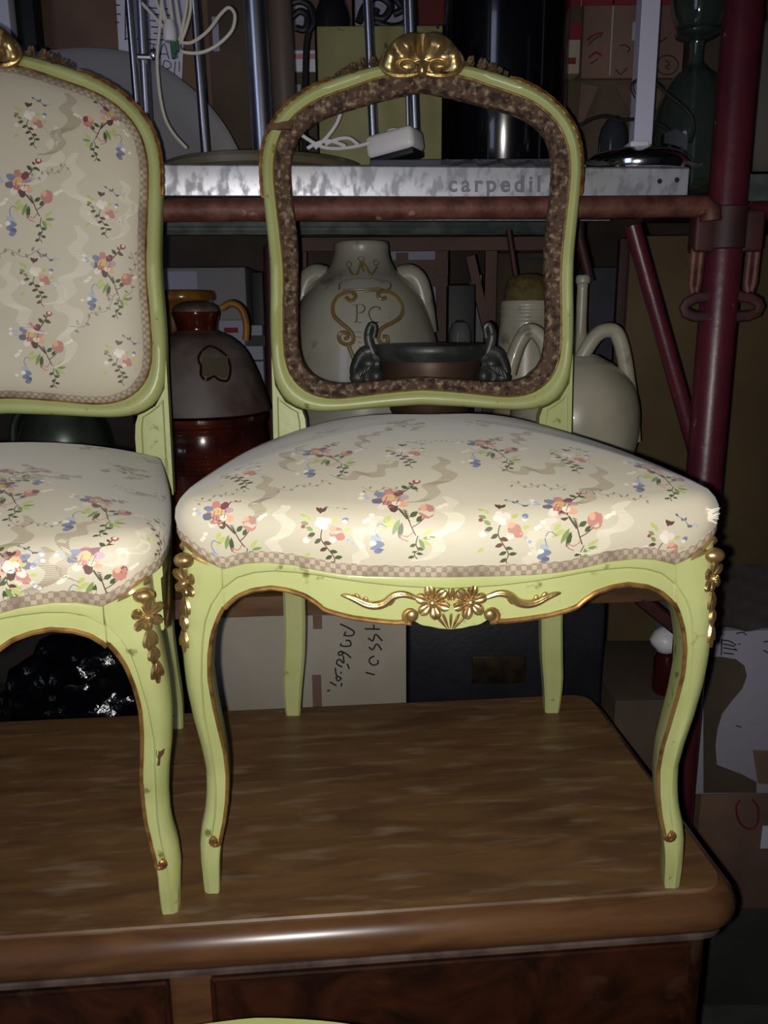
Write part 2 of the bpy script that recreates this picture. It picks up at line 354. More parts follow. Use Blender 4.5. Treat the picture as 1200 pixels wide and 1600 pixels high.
def seat_outline():
    a = [Vector((x, y, 0)) for x, y in OUTL]; b = [Vector((-x, y, 0)) for x, y in OUTL[1:-1][::-1]]
    c = catmull(a+b, 4, True)
    return [(p.x, p.y) for p in c]
def braid_z(x, y):
    a = abs(x); f = max(0., min(1., (y+.03)/.03))
    z = ip(min(a, .235), ZTOP)
    zs = .370-.010*min(1, max(0, y/.1))
    return z*(1-f)+zs*f
M_BRAID = None
def braid_mat():
    global M_BRAID
    if M_BRAID: return M_BRAID
    m = bpy.data.materials.new('woven_gimp_braid'); m.use_nodes = True; N = m.node_tree.nodes; L = m.node_tree.links
    b = N['Principled BSDF']; b.inputs['Roughness'].default_value = .75
    uv = N.new('ShaderNodeUVMap'); mp = N.new('ShaderNodeMapping'); L.new(uv.outputs[0], mp.inputs[0])
    mp.inputs['Scale'].default_value = (230, 230, 1)
    ch = N.new('ShaderNodeTexChecker'); ch.inputs['Scale'].default_value = 1
    ch.inputs['Color1'].default_value = srgb(190,174,152); ch.inputs['Color2'].default_value = srgb(112,90,68)
    L.new(mp.outputs[0], ch.inputs['Vector'])
    wv = N.new('ShaderNodeTexNoise'); wv.inputs['Scale'].default_value = 3; L.new(mp.outputs[0], wv.inputs['Vector'])
    mx = N.new('ShaderNodeMixRGB'); mx.inputs[2].default_value = srgb(184,168,146); L.new(wv.outputs['Fac'], mx.inputs[0]); L.new(ch.outputs[0], mx.inputs[1])
    st = N.new('ShaderNodeTexNoise'); st.inputs['Scale'].default_value = 28; tc = N.new('ShaderNodeTexCoord'); L.new(tc.outputs['Object'], st.inputs['Vector'])
    mr = N.new('ShaderNodeMapRange'); mr.inputs[1].default_value = .45; mr.inputs[2].default_value = .75; L.new(st.outputs['Fac'], mr.inputs[0])
    m2 = N.new('ShaderNodeMixRGB'); m2.inputs[2].default_value = srgb(116,96,78); L.new(mr.outputs[0], m2.inputs[0]); L.new(mx.outputs[0], m2.inputs[1])
    L.new(m2.outputs[0], b.inputs['Base Color'])
    bp = N.new('ShaderNodeBump'); bp.inputs['Strength'].default_value = .6; bp.inputs['Distance'].default_value = .001
    L.new(ch.outputs['Fac'], bp.inputs['Height']); L.new(bp.outputs[0], b.inputs['Normal'])
    M_BRAID = m; return m
def braid_strip(name, path, across, wdt, parent, normal_off=.002):
    """path: closed or open list of points, across: direction of the width at each point, a ribbon with thickness and scalloped edge"""
    secs = []; us = []; acc = 0
    for i, (p, a, n) in enumerate(zip(path, across, normal_off)):
        p = Vector(p); a = Vector(a); n = Vector(n)
        if i: acc += (p-Vector(path[i-1])).length
        sc = .0005*math.sin(acc/.0022*PI)
        secs.append([p-a*.0004, p+n*.0018, p+a*wdt*.5+n*.0026, p+a*(wdt+sc)+n*.0016, p+a*(wdt+sc)-n*.001]); us.append(acc)
    mb = MB(); mb.loft(secs, closed=False, caps=False)
    o = mb.build(name, braid_mat(), parent, angle=60)
    me = o.data; uvl = me.uv_layers.new(name='UVMap'); vv = [0, 0, wdt*.5, wdt, wdt]
    for l in me.loops:
        i, k = divmod(l.vertex_index, 5); uvl.data[l.index].uv = (us[i], vv[k])
    return o

def cushion(parent):
    ol = seat_outline(); n = len(ol); secs = []
    base = [Vector((x, y, braid_z(x, y))) for x, y in ol]
    nrm = []
    for i in range(n):
        a, b = Vector(ol[i-1]), Vector(ol[(i+1) % n]); t = (b-a).normalized(); nrm.append(Vector((t.y, -t.x, 0)))
    c = Vector((0, .185, 0))
    for off, dz, sm in ((-.004,-.006,0),(0,0,0),(.0035,.009,.1),(.0050,.018,.35),(.0040,.027,.65),(.0005,.0345,.9),(-.005,.0405,1)):
        f = []
        for p, q in zip(base, nrm):
            bk = 1-.75*max(0., min(1., (p.y-.20)/.15))
            q2 = p+q*(off*bk); zsm = .357+.008*min(1, abs(p.x)/.22)
            f.append(Vector((q2.x, q2.y, (p.z*(1-sm)+zsm*sm)+dz*(.80+.20*bk))))
        secs.append(f)
    sh = secs[-1]
    for k in (.965,.92,.86,.78,.69,.59,.48,.37,.26,.15,.06,.012):
        f = []
        for p in sh:
            z0 = p.z; top = .4455
            fr_ = max(0., -(p.y-c.y)/max(1e-6, math.hypot(p.x, p.y-c.y)))**4; g = 1-k**(1.95+1.7*fr_)
            x = c.x+(p.x-c.x)*k; y = c.y+(p.y-c.y)*k
            f.append(Vector((x, y, z0+(top-z0)*g)))
        secs.append(f)
    mb = MB(); mb.loft(secs, True, True)
    o = mb.build('seat_cushion', M_FABRIC, parent, angle=80)
    # gimp braid: front and both sides, from back post to back post
    idx = [i for i in range(n) if ol[i][1] < .355]
    idx = sorted(idx, key=lambda i: math.atan2(ol[i][0], -(ol[i][1]-.185)))
    pth = [base[i]+nrm[i]*.0010+Vector((0,0,-.0005)) for i in idx]; P2 = catmull(pth, 4)
    Nn = catmull([nrm[i] for i in idx], 4)
    braid_strip('braid_trim', P2, [(q*.15+Vector((0,0,1))).normalized() for q in Nn], .0095, o, Nn)
    return o

def back_frame(parent, padded, carved=True, broken=False):
    O, G, I = FO, FG, FI
    def Lp(a, b, t): return (a[0]+(b[0]-a[0])*t, a[1]+(b[1]-a[1])*t)
    secs = []
    for i in range(NB):
        o, g, q = O[i], G[i], I[i]; r = []
        for (x, z), dy in ((o,.030),(o,.009),(Lp(o,g,.06),.004),(Lp(o,g,.25),-.0015),(Lp(o,g,.5),-.0035),(Lp(o,g,.72),-.0015),(Lp(o,g,.84),.0015),(Lp(o,g,.90),.0022),(g,.0025),(g,.010),(Lp(g,q,.9),.012),(Lp(g,q,.9),.030)):
            r.append((x, yback(z)+dy, z))
        secs.append(r)
    mb = MB(); mb.loft(secs, True, False, True); fr = mb.build('back_frame', M_GREEN, parent, angle=50)
    MB().tube([(x, yback(z)+.0015, z) for x, z in G], .0016, 6, loop=True, up=(0,-1,0)).build('gilt_bead', M_GILTLINE if padded else M_GOLD, fr)
    if not padded:
        secs = []; rr = random.Random(3)
        for i in range(NB):
            g, q = G[i], I[i]; j = rr.uniform(-.0008, .0008); r = []
            for t, dy in ((.04,.004),(.14,.0042),(.35,.0066),(.6,.0080),(.85,.0072),(1.0,.0095),(1.0,.028),(.2,.028)):
                x, z = Lp(g, q, t); r.append((x, yback(z)+dy+j*(1 if .1 < t < .9 else 0), z))
            secs.append(r)
        mb = MB(); mb.loft(secs, True, False, True); mb.build('stripped_rebate', M_BARE, fr, angle=60)
    # posts below the frame with a sunk panel
    for sx in (-1, 1):
        poly = [(.2005,.325),(.2005,.50),(.1965,.462),(.184,.4405),(.170,.4325),(.1615,.4292),(.1575,.418),(.156,.40),(.157,.325)]
        if sx < 0: poly = [(-x, z) for x, z in poly]
        mb = MB(); mb.prism(poly, lambda x, z: (x, yback(z)+.0045, z), lambda x, z: (x, yback(z)+.030, z)); ps = mb.build('post', M_GREEN, parent, angle=30)
        pan = [(.1935,.36),(.1935,.4475),(.188,.4405),(.176,.4315),(.1675,.4270),(.1650,.412),(.1645,.36)]
        if sx < 0: pan = [(-x, z) for x, z in pan]
        cl = [(x, yback(z)+.0040, z) for x, z in pan]
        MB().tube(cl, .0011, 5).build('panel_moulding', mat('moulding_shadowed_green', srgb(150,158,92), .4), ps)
    if carved: crest(fr)
    # thin gilt leaves along the outer shoulders
    if carved:
        for sx in (-1, 1):
            mb = MB()
            for i in range(10, 26):
                a = O[i]; b = O[i+1]
                d = Vector((b[0]-a[0], 0, b[1]-a[1]))
                petal(mb, (sx*a[0], yback(a[1])+.0045, a[1]), (sx*d.x, -.12*d.length, d.z), (sx*.45, -1, .45), .021, .0050, .0034)
            mb.build('shoulder_leaves', M_GILTLINE, fr)
    if broken:
        # the sprung joint at the upper corner: bare wood shows, a lifted splinter
        zc, xc = .790, -.186
        mb = MB(); poly = [(-.1985,.7880),(-.193,.7935),(-.186,.7915),(-.178,.7935),(-.169,.7945),(-.166,.7890),(-.1675,.7845),(-.176,.7850),(-.184,.7830),(-.192,.7835),(-.1985,.7800)]
        mb.prism(poly, lambda x, z: (x, yback(z)-.0036, z), lambda x, z: (x, yback(z)+.010, z))
        mb.build('split_joint', mat('raw_broken_wood', srgb(104,74,46), .8, col2=srgb(62,40,26), scale=60, lo=.4, hi=.6, bump=.8, bscale=100), fr, angle=20)
    if padded:
        # upholstered panel
        cx, cz = 0, .645; secs = []
        for k, h in ((1.0,.004),(.985,-.002),(.965,-.006),(.93,-.0105),(.87,-.015),(.78,-.019),(.66,-.022),(.52,-.024),(.36,-.0255),(.2,-.026),(.06,-.0262),(.01,-.0262)):
            f = []
            for i in range(NB):
                x, z = Lp(G[i], I[i], .12); x = cx+(x-cx)*k; z = cz+(z-cz)*k
                f.append((x, yback(z)+h+.002, z))
            secs.append(f)
        mb = MB(); mb.loft(secs); pad = mb.build('back_upholstery', M_FABRIC, parent, angle=80)
        pth = []; ac = []
        for i in list(range(NB))+[0]:
            x, z = Lp(G[i], I[i], .06); pth.append(Vector((x, yback(z)+.0005, z))); d = Vector((-(x-cx), -.0, -(z-cz)))
            t = Vector((G[(i+1) % NB][0]-G[i-1][0], 0, G[(i+1) % NB][1]-G[i-1][1])).normalized(); q = Vector((t.z, 0, -t.x))
            if q.dot(d) < 0: q = -q
            ac.append((q+Vector((0,-.55,0))).normalized())
        braid_strip('braid_trim', pth, ac, .0095, pad, [Vector((0,-1,0))]*len(pth))
        MB().prism([(x*.985, .645+(z-.645)*.985) for x, z in FI], lambda x, z: (x, yback(z)+.024, z), lambda x, z: (x, yback(z)+.029, z)).build('backing_cloth', M_FABRIC, parent)
        return pad
    return None

def crest(fr):
    """gilded shell at the top of the back"""
    z0 = .866; y0 = yback(z0)-.004
    def W(x, z, y=0): return Vector((x, y0+y, z0+z))
    # shell body: a relief over the outline seen from the front
    OUTS = [(-.0005,.0295),(.012,.0300),(.024,.0280),(.036,.0215),(.044,.0130),(.0495,.003),(.0525,-.006),(.0500,-.013),(.042,-.0180),(.030,-.0205),(.015,-.0200),(0,-.0190)]
    ol = [Vector((x, z, 0)) for x, z in OUTS]+[Vector((-x, z, 0)) for x, z in OUTS[1:-1][::-1]]
    ol = [(p.x, p.y) for p in catmull(ol, 5, True)]
    def relief(x, z):
        a = abs(x); g = lambda cx, cz, sx_, sz_, h: h*math.exp(-((a-cx)/sx_)**2-((z-cz)/sz_)**2)
        h = .006+g(.0185,.014,.0135,.0125,.0125)+g(.040,-.001,.0085,.0125,.0075)+g(.0,-.012,.006,.011,.007)
        h -= g(.0,.012,.0045,.016,.0045)+g(.021,-.0095,.010,.0070,.0055)+g(.031,.006,.003,.012,.0035)
        h += .0010*math.sin(math.atan2(z+.016, a)*16)*min(1, math.hypot(a, z+.016)/.03)
        return max(.0015, h)
    cz0 = -.002; rings = []
    for k in (1.0,.96,.88,.78,.67,.56,.45,.34,.23,.12,.02):
        rings.append([W(x*k, cz0+(z-cz0)*k, -(relief(x*k, cz0+(z-cz0)*k) if k < .99 else .0)) for x, z in ol])
    rings = [[W(x, z, .012) for x, z in ol]]+rings
    o = MB().loft(rings).build('crest_carving', M_GOLD, fr, angle=70)
    for sx in (-1, 1):
        path = []
        for a in np.linspace(0, 2.6*PI, 34):
            r = .0125*(1-.72*a/(2.6*PI)); path.append(W(sx*(.0205+r*math.cos(a+2.2)), -.0095-r*math.sin(a+2.2)*.66, -.0060-.003*a/(2.6*PI)))
        MB().tube(path[:27], lambda t: .0024-.0009*t, 8).build('volute', M_GOLD, o)
        path = [W(sx*x, z, y) for x, z, y in ((.003,-.0165,-.006),(.014,-.0185,-.005),(.026,-.0190,-.005),(.038,-.0170,-.004),(.047,-.012,-.003),(.0515,-.005,-.002),(.0500,.002,-.002),(.046,.009,-.002))]
        MB().tube(catmull(path, 4), lambda t: .0036*math.sin(PI*(.18+.74*t))+.0006, 8).build('rim_scroll', M_GOLD, o)
        mb = MB()
        for x, z, dx, dz, ln, wd in ((.034,-.002,1,.30,.015,.0045),(.036,-.007,1,-.05,.013,.004)):
            petal(mb, W(sx*x, z, -.007), (sx*dx, 0, dz), (0,-1,.1), ln, wd, .003)
        mb.build('side_shell', M_GOLD, o)
        mb = MB(); rr = random.Random(5)
        for i in range(30):
            t = rr.random(); x = .052+t*.056; zz = ip(x, BO[:11])-z0+rr.uniform(-.003,.003)*(1-t)
            a = rr.uniform(-.5, 1.5)
            petal(mb, W(sx*x, zz, rr.uniform(.0,.008)), (sx*math.cos(a), -.3, math.sin(a)), (rr.uniform(-.3,.3),-1,.5), (.007+.006*rr.random())*(1-.45*t), .0030+.0015*rr.random(), .0032)
        mb.build('leaf_sprig', mat('dusty_old_gilding', srgb(112,90,62), .55, .35, col2=srgb(70,52,36), scale=90), o)
    mb = MB()
    for d in (-.5,0,.5): petal(mb, W(d*.004,-.018,-.006), (d,0,1), (0,-1,0), .015, .0024, .003)
    mb.build('center_leaf', M_GOLD, o)
    return o

# ---- woven flowers: thin raised threads that follow the cloth
def blob(cx, cy, r, n=9, sq=1.0, rot=0, jit=.12, seed=0):
    g = random.Random(seed); out = []
    for k in range(n):
        a = 2*PI*k/n; rr = r*(1+g.uniform(-jit, jit)); x, y = rr*math.cos(a), rr*sq*math.sin(a)
        out.append((cx+x*math.cos(rot)-y*math.sin(rot), cy+x*math.sin(rot)+y*math.cos(rot)))
    return out
def leafp(x, y, a, ln, wd):
    c, s = math.cos(a), math.sin(a)
    return [(x+c*t*ln-s*q*wd, y+s*t*ln+c*q*wd) for t, q in ((0,0),(.25,.42),(.55,.5),(.85,.25),(1,0),(.85,-.25),(.55,-.5),(.25,-.42))]
def stroke(pts, wd):
    c = catmull([(x, y, 0) for x, y in pts], 4); L_, R_ = [], []
    for i in range(len(c)):
        a = c[max(0, i-1)]; b = c[min(len(c)-1, i+1)]; t = (b-a).normalized(); n = Vector((-t.y, t.x, 0))
        L_.append(c[i]+n*wd/2); R_.append(c[i]-n*wd/2)
    return [[(L_[i].x, L_[i].y),(L_[i+1].x, L_[i+1].y),(R_[i+1].x, R_[i+1].y),(R_[i].x, R_[i].y)] for i in range(len(c)-1)]
CLR = dict(plum=(126,72,78), rose=(190,132,118), peach=(222,170,134), pale=(232,214,196), blue=(126,132,154), slate=(104,108,122),
           lblue=(176,182,192), dgreen=(76,86,54), green=(128,148,84), lgreen=(184,190,112), brown=(98,66,56), mauve=(186,158,160), white=(236,228,208),
           gold=(206,186,112), dark=(70,60,54), grey=(150,140,126), red=(158,78,78))
def motif_a(tone=0):
    S = []
    def p(poly, c): S.append((poly, c))
    # main rose
    p(blob(-.10,.22,.13,11,seed=1),'rose' if not tone else 'plum')
    for k, c in enumerate(('plum','rose','blue','slate','pale','brown','peach','mauve')):
        a = .9+k*.80; p(blob(-.10+.12*math.cos(a), .22+.12*math.sin(a), .058, 8, .75, a, seed=k), c)
    p(blob(-.11,.23,.075,9,seed=4),'peach'); p(blob(-.09,.24,.04,8,seed=5),'gold'); p(blob(-.13,.17,.05,8,.7,seed=6),'rose'); p(blob(-.05,.16,.045,8,.7,seed=8),'pale')
    for k in range(4): S.extend((q,'brown') for q in stroke([(-.17+.04*k,.14),(-.15+.04*k,.20),(-.13+.04*k,.26)], .006))
    # bud top right
    S.extend((q,'brown') for q in stroke([(.0,.30),(.06,.38),(.12,.47)], .014))
    p(blob(.145,.50,.045,8,.8,seed=9),'red'); p(blob(.15,.51,.022,6,seed=9),'pale')
    p(leafp(.06,.38,2.3,.085,.05),'dgreen'); p(leafp(.08,.42,-.5,.09,.05),'dgreen'); p(leafp(.10,.45,2.2,.05,.03),'brown')
    # coral bud right
    p(blob(.22,.06,.075,9,1.1,seed=11),'rose'); p(blob(.255,.09,.04,7,1.2,seed=12),'plum' if tone else 'rose'); p(blob(.195,.10,.035,7,1.2,seed=13),'peach')
    S.extend((q,'brown') for q in stroke([(.03,.05),(.06,-.03),(.085,-.10),(.12,-.18)], .012)); S.extend((q,'brown') for q in stroke([(.21,0),(.15,-.06),(.09,-.10)], .010))
    S.extend((q,'dgreen') for q in stroke([(-.03,.09),(.02,.02),(.05,-.02)], .02))
    for k in range(5): p(leafp(.0+.006*k,.075-.017*k,-.25,.055,.010),'brown')
    # leaves
    for x, y, a, l, wd_, c in ((-.02,-.02,-2.0,.17,.05,'green'),(-.06,-.03,-2.5,.15,.05,'lgreen'),(.0,-.05,-1.75,.17,.05,'dgreen'),(-.10,.02,-2.3,.10,.05,'lgreen'),
                              (.17,-.20,.7,.14,.04,'lgreen'),(.18,-.22,.1,.12,.04,'green'),(.17,-.24,-.6,.12,.04,'lgreen'),(.15,-.22,-1.2,.13,.04,'green'),(.13,-.05,.9,.08,.045,'dgreen'),(.07,.0,.6,.09,.05,'dgreen')):
        p(leafp(x, y, a, l, wd_), c)
    S.extend((q,'rose') for q in stroke([(.10,-.14),(.04,-.20),(-.02,-.17),(-.01,-.22),(.05,-.25)], .013))
    # hanging sprig
    S.extend((q,'dgreen') for q in stroke([(.14,-.19),(.12,-.28),(.14,-.36),(.10,-.44),(.13,-.50)], .010))
    for x, y, a in ((.12,-.28,3.6),(.13,-.32,-.4),(.13,-.37,3.9),(.12,-.42,-.3),(.10,-.46,3.6)): p(leafp(x, y, a, .065, .038),'dgreen')
    # blue bells lower left
    S.extend((q,'blue') for q in stroke([(-.13,-.10),(-.20,-.06),(-.24,-.12),(-.22,-.20)], .010))
    for x, y, r, c in ((-.24,-.22,.05,'lblue'),(-.22,-.28,.055,'blue'),(-.25,-.33,.045,'blue'),(-.21,-.36,.045,'slate'),(-.23,-.40,.04,'blue'),(-.27,-.27,.035,'white')): p(blob(x, y, r, 8, .8, seed=int(-x*100)), c)
    # light blossoms
    for x, y, c in ((-.33,.28,'lblue'),(-.37,.25,'white'),(-.31,.24,'lblue'),(-.36,.31,'white'),(-.30,-.02,'white'),(-.27,.02,'white'),(-.33,-.04,'white'),(.36,.12,'white'),(.40,.14,'white'),(.33,.10,'white'),(-.36,-.30,'white')): p(blob(x, y, .026, 7, .8, seed=int(x*90)), c)
    return S
def motif_b(tone=0):
    S = []
    def p(poly, c): S.append((poly, c))
    S.extend((q,'brown') for q in stroke([(.0,.06),(-.03,-.06),(.02,-.16),(.08,-.28),(.06,-.36),(.10,-.42)], .011))
    for x, y, r, c in ((-.03,.10,.05,'white'),(.05,.12,.05,'pale'),(.01,.06,.045,'white'),(-.02,.15,.035,'pale'),(.13,-.02,.075,'rose'),(.17,-.06,.05,'rose'),(.10,.03,.04,'peach'),(.09,-.08,.04,'pale'),(-.18,-.06,.04,'pale'),(-.20,.08,.025,'red'),(.24,.12,.035,'blue'),(.23,.09,.025,'white'),(-.14,-.03,.03,'mauve')): p(blob(x, y, r, 8, .85, seed=int(x*77)+3), c)
    for x, y, a, c in ((0,.24,2.2,'brown'),(.0,.24,.8,'brown'),(-.01,.22,1.5,'brown'),(-.1,.03,2.6,'green'),(-.08,.0,3.4,'dgreen'),(-.03,-.06,3.7,'dgreen'),(-.01,-.1,-.3,'brown'),(.02,-.16,3.5,'brown'),(.04,-.2,-.2,'dgreen'),(.06,-.25,3.6,'dgreen'),(.08,-.28,.1,'dgreen'),(.07,-.33,3.7,'dgreen'),(.1,.1,.5,'lgreen'),(-.12,.14,2.0,'lgreen'),(-.16,.18,2.4,'lgreen'),(-.14,.1,2.8,'green'),(-.17,-.2,3.9,'lgreen'),(.2,0,.2,'lgreen')): p(leafp(x, y, a, .085, .045), c)
    S.extend((q,'slate') for q in stroke([(.07,.38),(.14,.35),(.20,.31),(.24,.27)], .008))
    for x, y, a in ((.09,.37,2.5),(.13,.36,-1.0),(.17,.33,1.2),(.22,.29,-.8),(.24,.27,.2)): p(leafp(x, y, a, .05, .032),'slate')
    for x, y in ((.30,.30),(.34,.29),(.24,-.1),(.28,-.14)): p(blob(x, y, .02, 6, seed=2),'lblue')
    return S
def motif_ribbon(cl='ribbon'):
    """zigzag satin ribbon, woven as short weft bars"""
    c = catmull([(.0,.5,0),(.07,.37,0),(-.03,.23,0),(.10,.09,0),(.03,-.04,0),(-.15,-.13,0),(-.10,-.27,0),(-.22,-.40,0),(-.42,-.44,0)], 6); S = []
    for i in range(len(c)-1):
        wd = .095*math.sin(PI*min(.96,(i+2)/len(c)))**.5
        x, y = c[i].x, c[i].y
        if i % 1 == 0: S.append(([(x-wd, y-.008),(x+wd, y-.008),(x+wd, y+.006),(x-wd, y+.006)],cl))
    return S
def motif_vine():
    S = [(q,'grey') for q in stroke([(-.45,.1),(-.25,-.05),(-.05,.05),(.15,-.06),(.4,.06)], .010)]
    for k in range(9):
        x = -.42+k*.1; S.append((leafp(x, .02*math.sin(k*2), 1.2 if k % 2 else -1.1, .08, .04),'grey'))
    return S
MOTIFS = dict(a=motif_a(), d=motif_a(1), b=motif_b(), r=motif_ribbon(), q=motif_ribbon('ribbonshaded'), v=motif_vine())
CLR['ribbon'] = (222,213,190); CLR['ribbonshaded'] = (164,150,126)  # second ribbon tone: satin turned from the light, painted as darker colour
def thread_mat():
    if 'silk_threads' in MATS: return MATS['silk_threads']
    m = bpy.data.materials.new('silk_threads'); m.use_nodes = True; N = m.node_tree.nodes
    a = N.new('ShaderNodeVertexColor'); a.layer_name = 'Col'
    b = N['Principled BSDF']; b.inputs['Roughness'].default_value = .48; b.inputs['Sheen Weight'].default_value = .2; b.inputs['Specular IOR Level'].default_value = .45
    m.node_tree.links.new(a.outputs[0], b.inputs['Base Color']); MATS['silk_threads'] = m; return m
def weave(target, root, spots, name='woven_flowers'):
    """spots: (kind, px, py, size_m, turn_deg, mirror) - where each bouquet of the cloth lies; target = cushion mesh object"""
    bpy.context.view_layer.update()
    Mw = root.matrix_world; Mi = Mw.inverted()
    me = target.data; vs = [v.co.copy() for v in me.vertices]; fs = [tuple(p.vertices) for p in me.polygons]
    T = BVHTree.FromPolygons(vs, fs)
    V, Fc, C = [], [], []
    o = Mi @ CAM_POS
    for kind, px, py, size, turn, mir in spots:
        size *= (1.30 if kind in 'adb' else 1.1) if target.name.startswith('seat') else 1.0
        d = (Mi.to_3x3() @ ray(px, py)).normalized()
        h, n, _, _ = T.ray_cast(o, d)
        if h is None: continue
        if n.dot(d) > 0: n = -n
        up = Vector((0, 1, 0)) if abs(n.z) > .75 else Vector((0, .6, 1))
        up = (up-n*up.dot(n)).normalized(); s = up.cross(n)
        # s must point to the chair's right
        if s.x < 0: s = -s
        ca, sa = math.cos(math.radians(turn)), math.sin(math.radians(turn))
        for li, (poly, c) in enumerate(MOTIFS[kind]):
            i0 = len(V)
            for x, y in poly:
                x = -x if mir else x
                u, v = (x*ca-y*sa)*size, (x*sa+y*ca)*size
                q = h+s*u+up*v
                r, rn, _, _ = T.find_nearest(q)
                if rn.dot(n) < 0: rn = -rn
                V.append(r+rn*(.00022+.000012*(li % 24)))
            Fc.append(tuple(range(i0, i0+len(poly)))); C.append(srgb(*CLR[c]))
    m2 = bpy.data.meshes.new(name); m2.from_pydata(V, [], Fc); m2.update(); m2.materials.append(thread_mat())
    ca = m2.color_attributes.new('Col', 'FLOAT_COLOR', 'CORNER')
    for p, c in zip(m2.polygons, C):
        for l in p.loop_indices: ca.data[l].color = c
        p.use_smooth = True
    ob = bpy.data.objects.new(name, m2); COL.objects.link(ob); ob.parent = target; ob['kind'] = 'stuff'
    return ob

def reshape(t, drop, toe):
    """this chair was made with a slightly lower seat and feet set further in"""
    def tree(o):
        yield o
        for c in o.children: yield from tree(c)
    for part in list(t.children):
        if part.name.startswith(('front_rail','side_rail','seat_cushion')): f = lambda v: (v.x, v.y, v.z-drop)
        elif part.name.startswith('leg') and part.children:
            sg = 1 if part.data.vertices[0].co.x > 0 else -1
            f = lambda v, sg=sg: (v.x-sg*toe*max(0, 1-v.z/.30), v.y, v.z*(1-drop/.3487))
        else: continue
        for o in tree(part):
            for v in o.data.vertices: v.co = f(v.co.copy())
            o.data.update()

def make_chair(label, loc, rot, padded, carved=True, broken=False, seat_spots=(), back_spots=(), drop=0.0, toe=0.0):
    t = thing('salon_chair', label, 'chair', loc, rot, 'green and gold carved salon chairs')
    for sx in (-1, 1): leg_front(t, sx); leg_back(t, sx); side_rail(t, sx)
    front_rail(t)
    MB().box((-.172,.362,.325),(.172,.386,.362),.002).build('back_rail', M_GREEN, t)
    cu = cushion(t); pad = back_frame(t, padded, carved, broken)
    if drop or toe: reshape(t, drop, toe)
    if seat_spots: weave(cu, t, seat_spots)
    if pad and back_spots: weave(pad, t, back_spots)
    return t

SEAT_A = [('a',360,832,.062,4,0),('a',628,808,.070,0,0),('a',893,822,.068,-2,0),
          ('b',505,832,.062,3,0),('b',783,825,.064,0,0),('b',1035,852,.058,-8,0),
          ('d',512,716,.062,8,0),('d',770,705,.062,0,0),('d',1030,745,.06,-12,0),
          ('b',372,742,.058,10,0),('b',630,708,.056,0,0),('b',888,716,.056,-5,0),
          ('d',632,664,.056,0,0),('d',868,668,.056,-5,0),('d',415,692,.05,12,0),('b',512,674,.05,6,0),('b',748,661,.05,0,0),('d',985,700,.05,-10,1),
          ('q',415,775,.060,10,0),('q',690,748,.066,0,0),('q',935,760,.062,-10,0),('r',440,830,.058,0,0),('r',700,820,.066,0,0),('r',965,820,.062,-8,0),
          ('q',450,712,.060,-30,1),('q',580,740,.055,-50,0),('q',845,735,.055,-50,0),('q',570,685,.055,-40,1),('q',810,682,.055,-40,1),('r',565,845,.05,-40,1),('r',835,850,.05,-40,1),
          ('v',475,760,.05,10,0),('v',610,765,.05,0,0),('v',840,760,.05,-5,1),('v',970,775,.05,-10,0),('v',345,775,.045,20,0),('v',690,690,.045,0,0),('v',470,690,.045,20,0)]
main_chair = make_chair('green and gilt salon chair with an open, empty back frame', (0,0,0), 0, False, True, True, SEAT_A)
SEAT_B = [('d',150,905,.064,0,0),('d',158,798,.064,-4,0),('d',200,738,.058,-6,0),('d',10,775,.066,5,0),('d',40,740,.056,0,1),('d',95,690,.052,0,0),('d',5,915,.06,0,1),('b',250,835,.056,-25,0),
          ('b',15,900,.055,0,0),('b',235,720,.045,-10,0),('q',70,905,.062,5,0),('q',105,850,.064,-30,1),('q',85,745,.06,-30,0),('q',240,775,.055,-20,0),('r',215,855,.055,-20,0),('q',140,700,.05,-40,1),('v',215,770,.05,-10,0),('v',60,820,.05,0,0),('v',25,680,.05,0,0),('q',25,845,.06,0,0)]
BACK_B = [('a',45,315,.095,0,0),('d',163,200,.085,0,1),('a',172,440,.088,0,0),('a',65,550,.092,0,0),('b',45,190,.075,0,0),('b',158,330,.075,0,0),('b',55,435,.08,0,0),('b',185,562,.078,0,0),
          ('q',105,195,.085,0,0),('r',120,300,.09,0,1),('r',122,420,.10,0,0),('r',20,470,.09,0,1),('r',110,505,.10,20,0),('r',200,330,.07,20,0),('v',20,395,.08,0,0),('v',150,490,.08,40,0),('v',205,430,.07,90,0),('v',75,270,.06,20,0),('r',80,250,.08,-10,0),('b',120,120,.05,0,0)]
SEAT_B += [(k, x-235, y+14, s_, t_, m_) for k, x, y, s_, t_, m_ in SEAT_B[:17] if x < 205]
BACK_B += [(k, x-182, y-4, s_, t_, m_) for k, x, y, s_, t_, m_ in BACK_B[:18] if x < 150]
left_chair = make_chair('green and gilt salon chair with a fully upholstered floral back, at the left edge', (-.480,-.056,0), math.radians(7.3), True, True, False, SEAT_B, BACK_B, drop=.021, toe=.010)

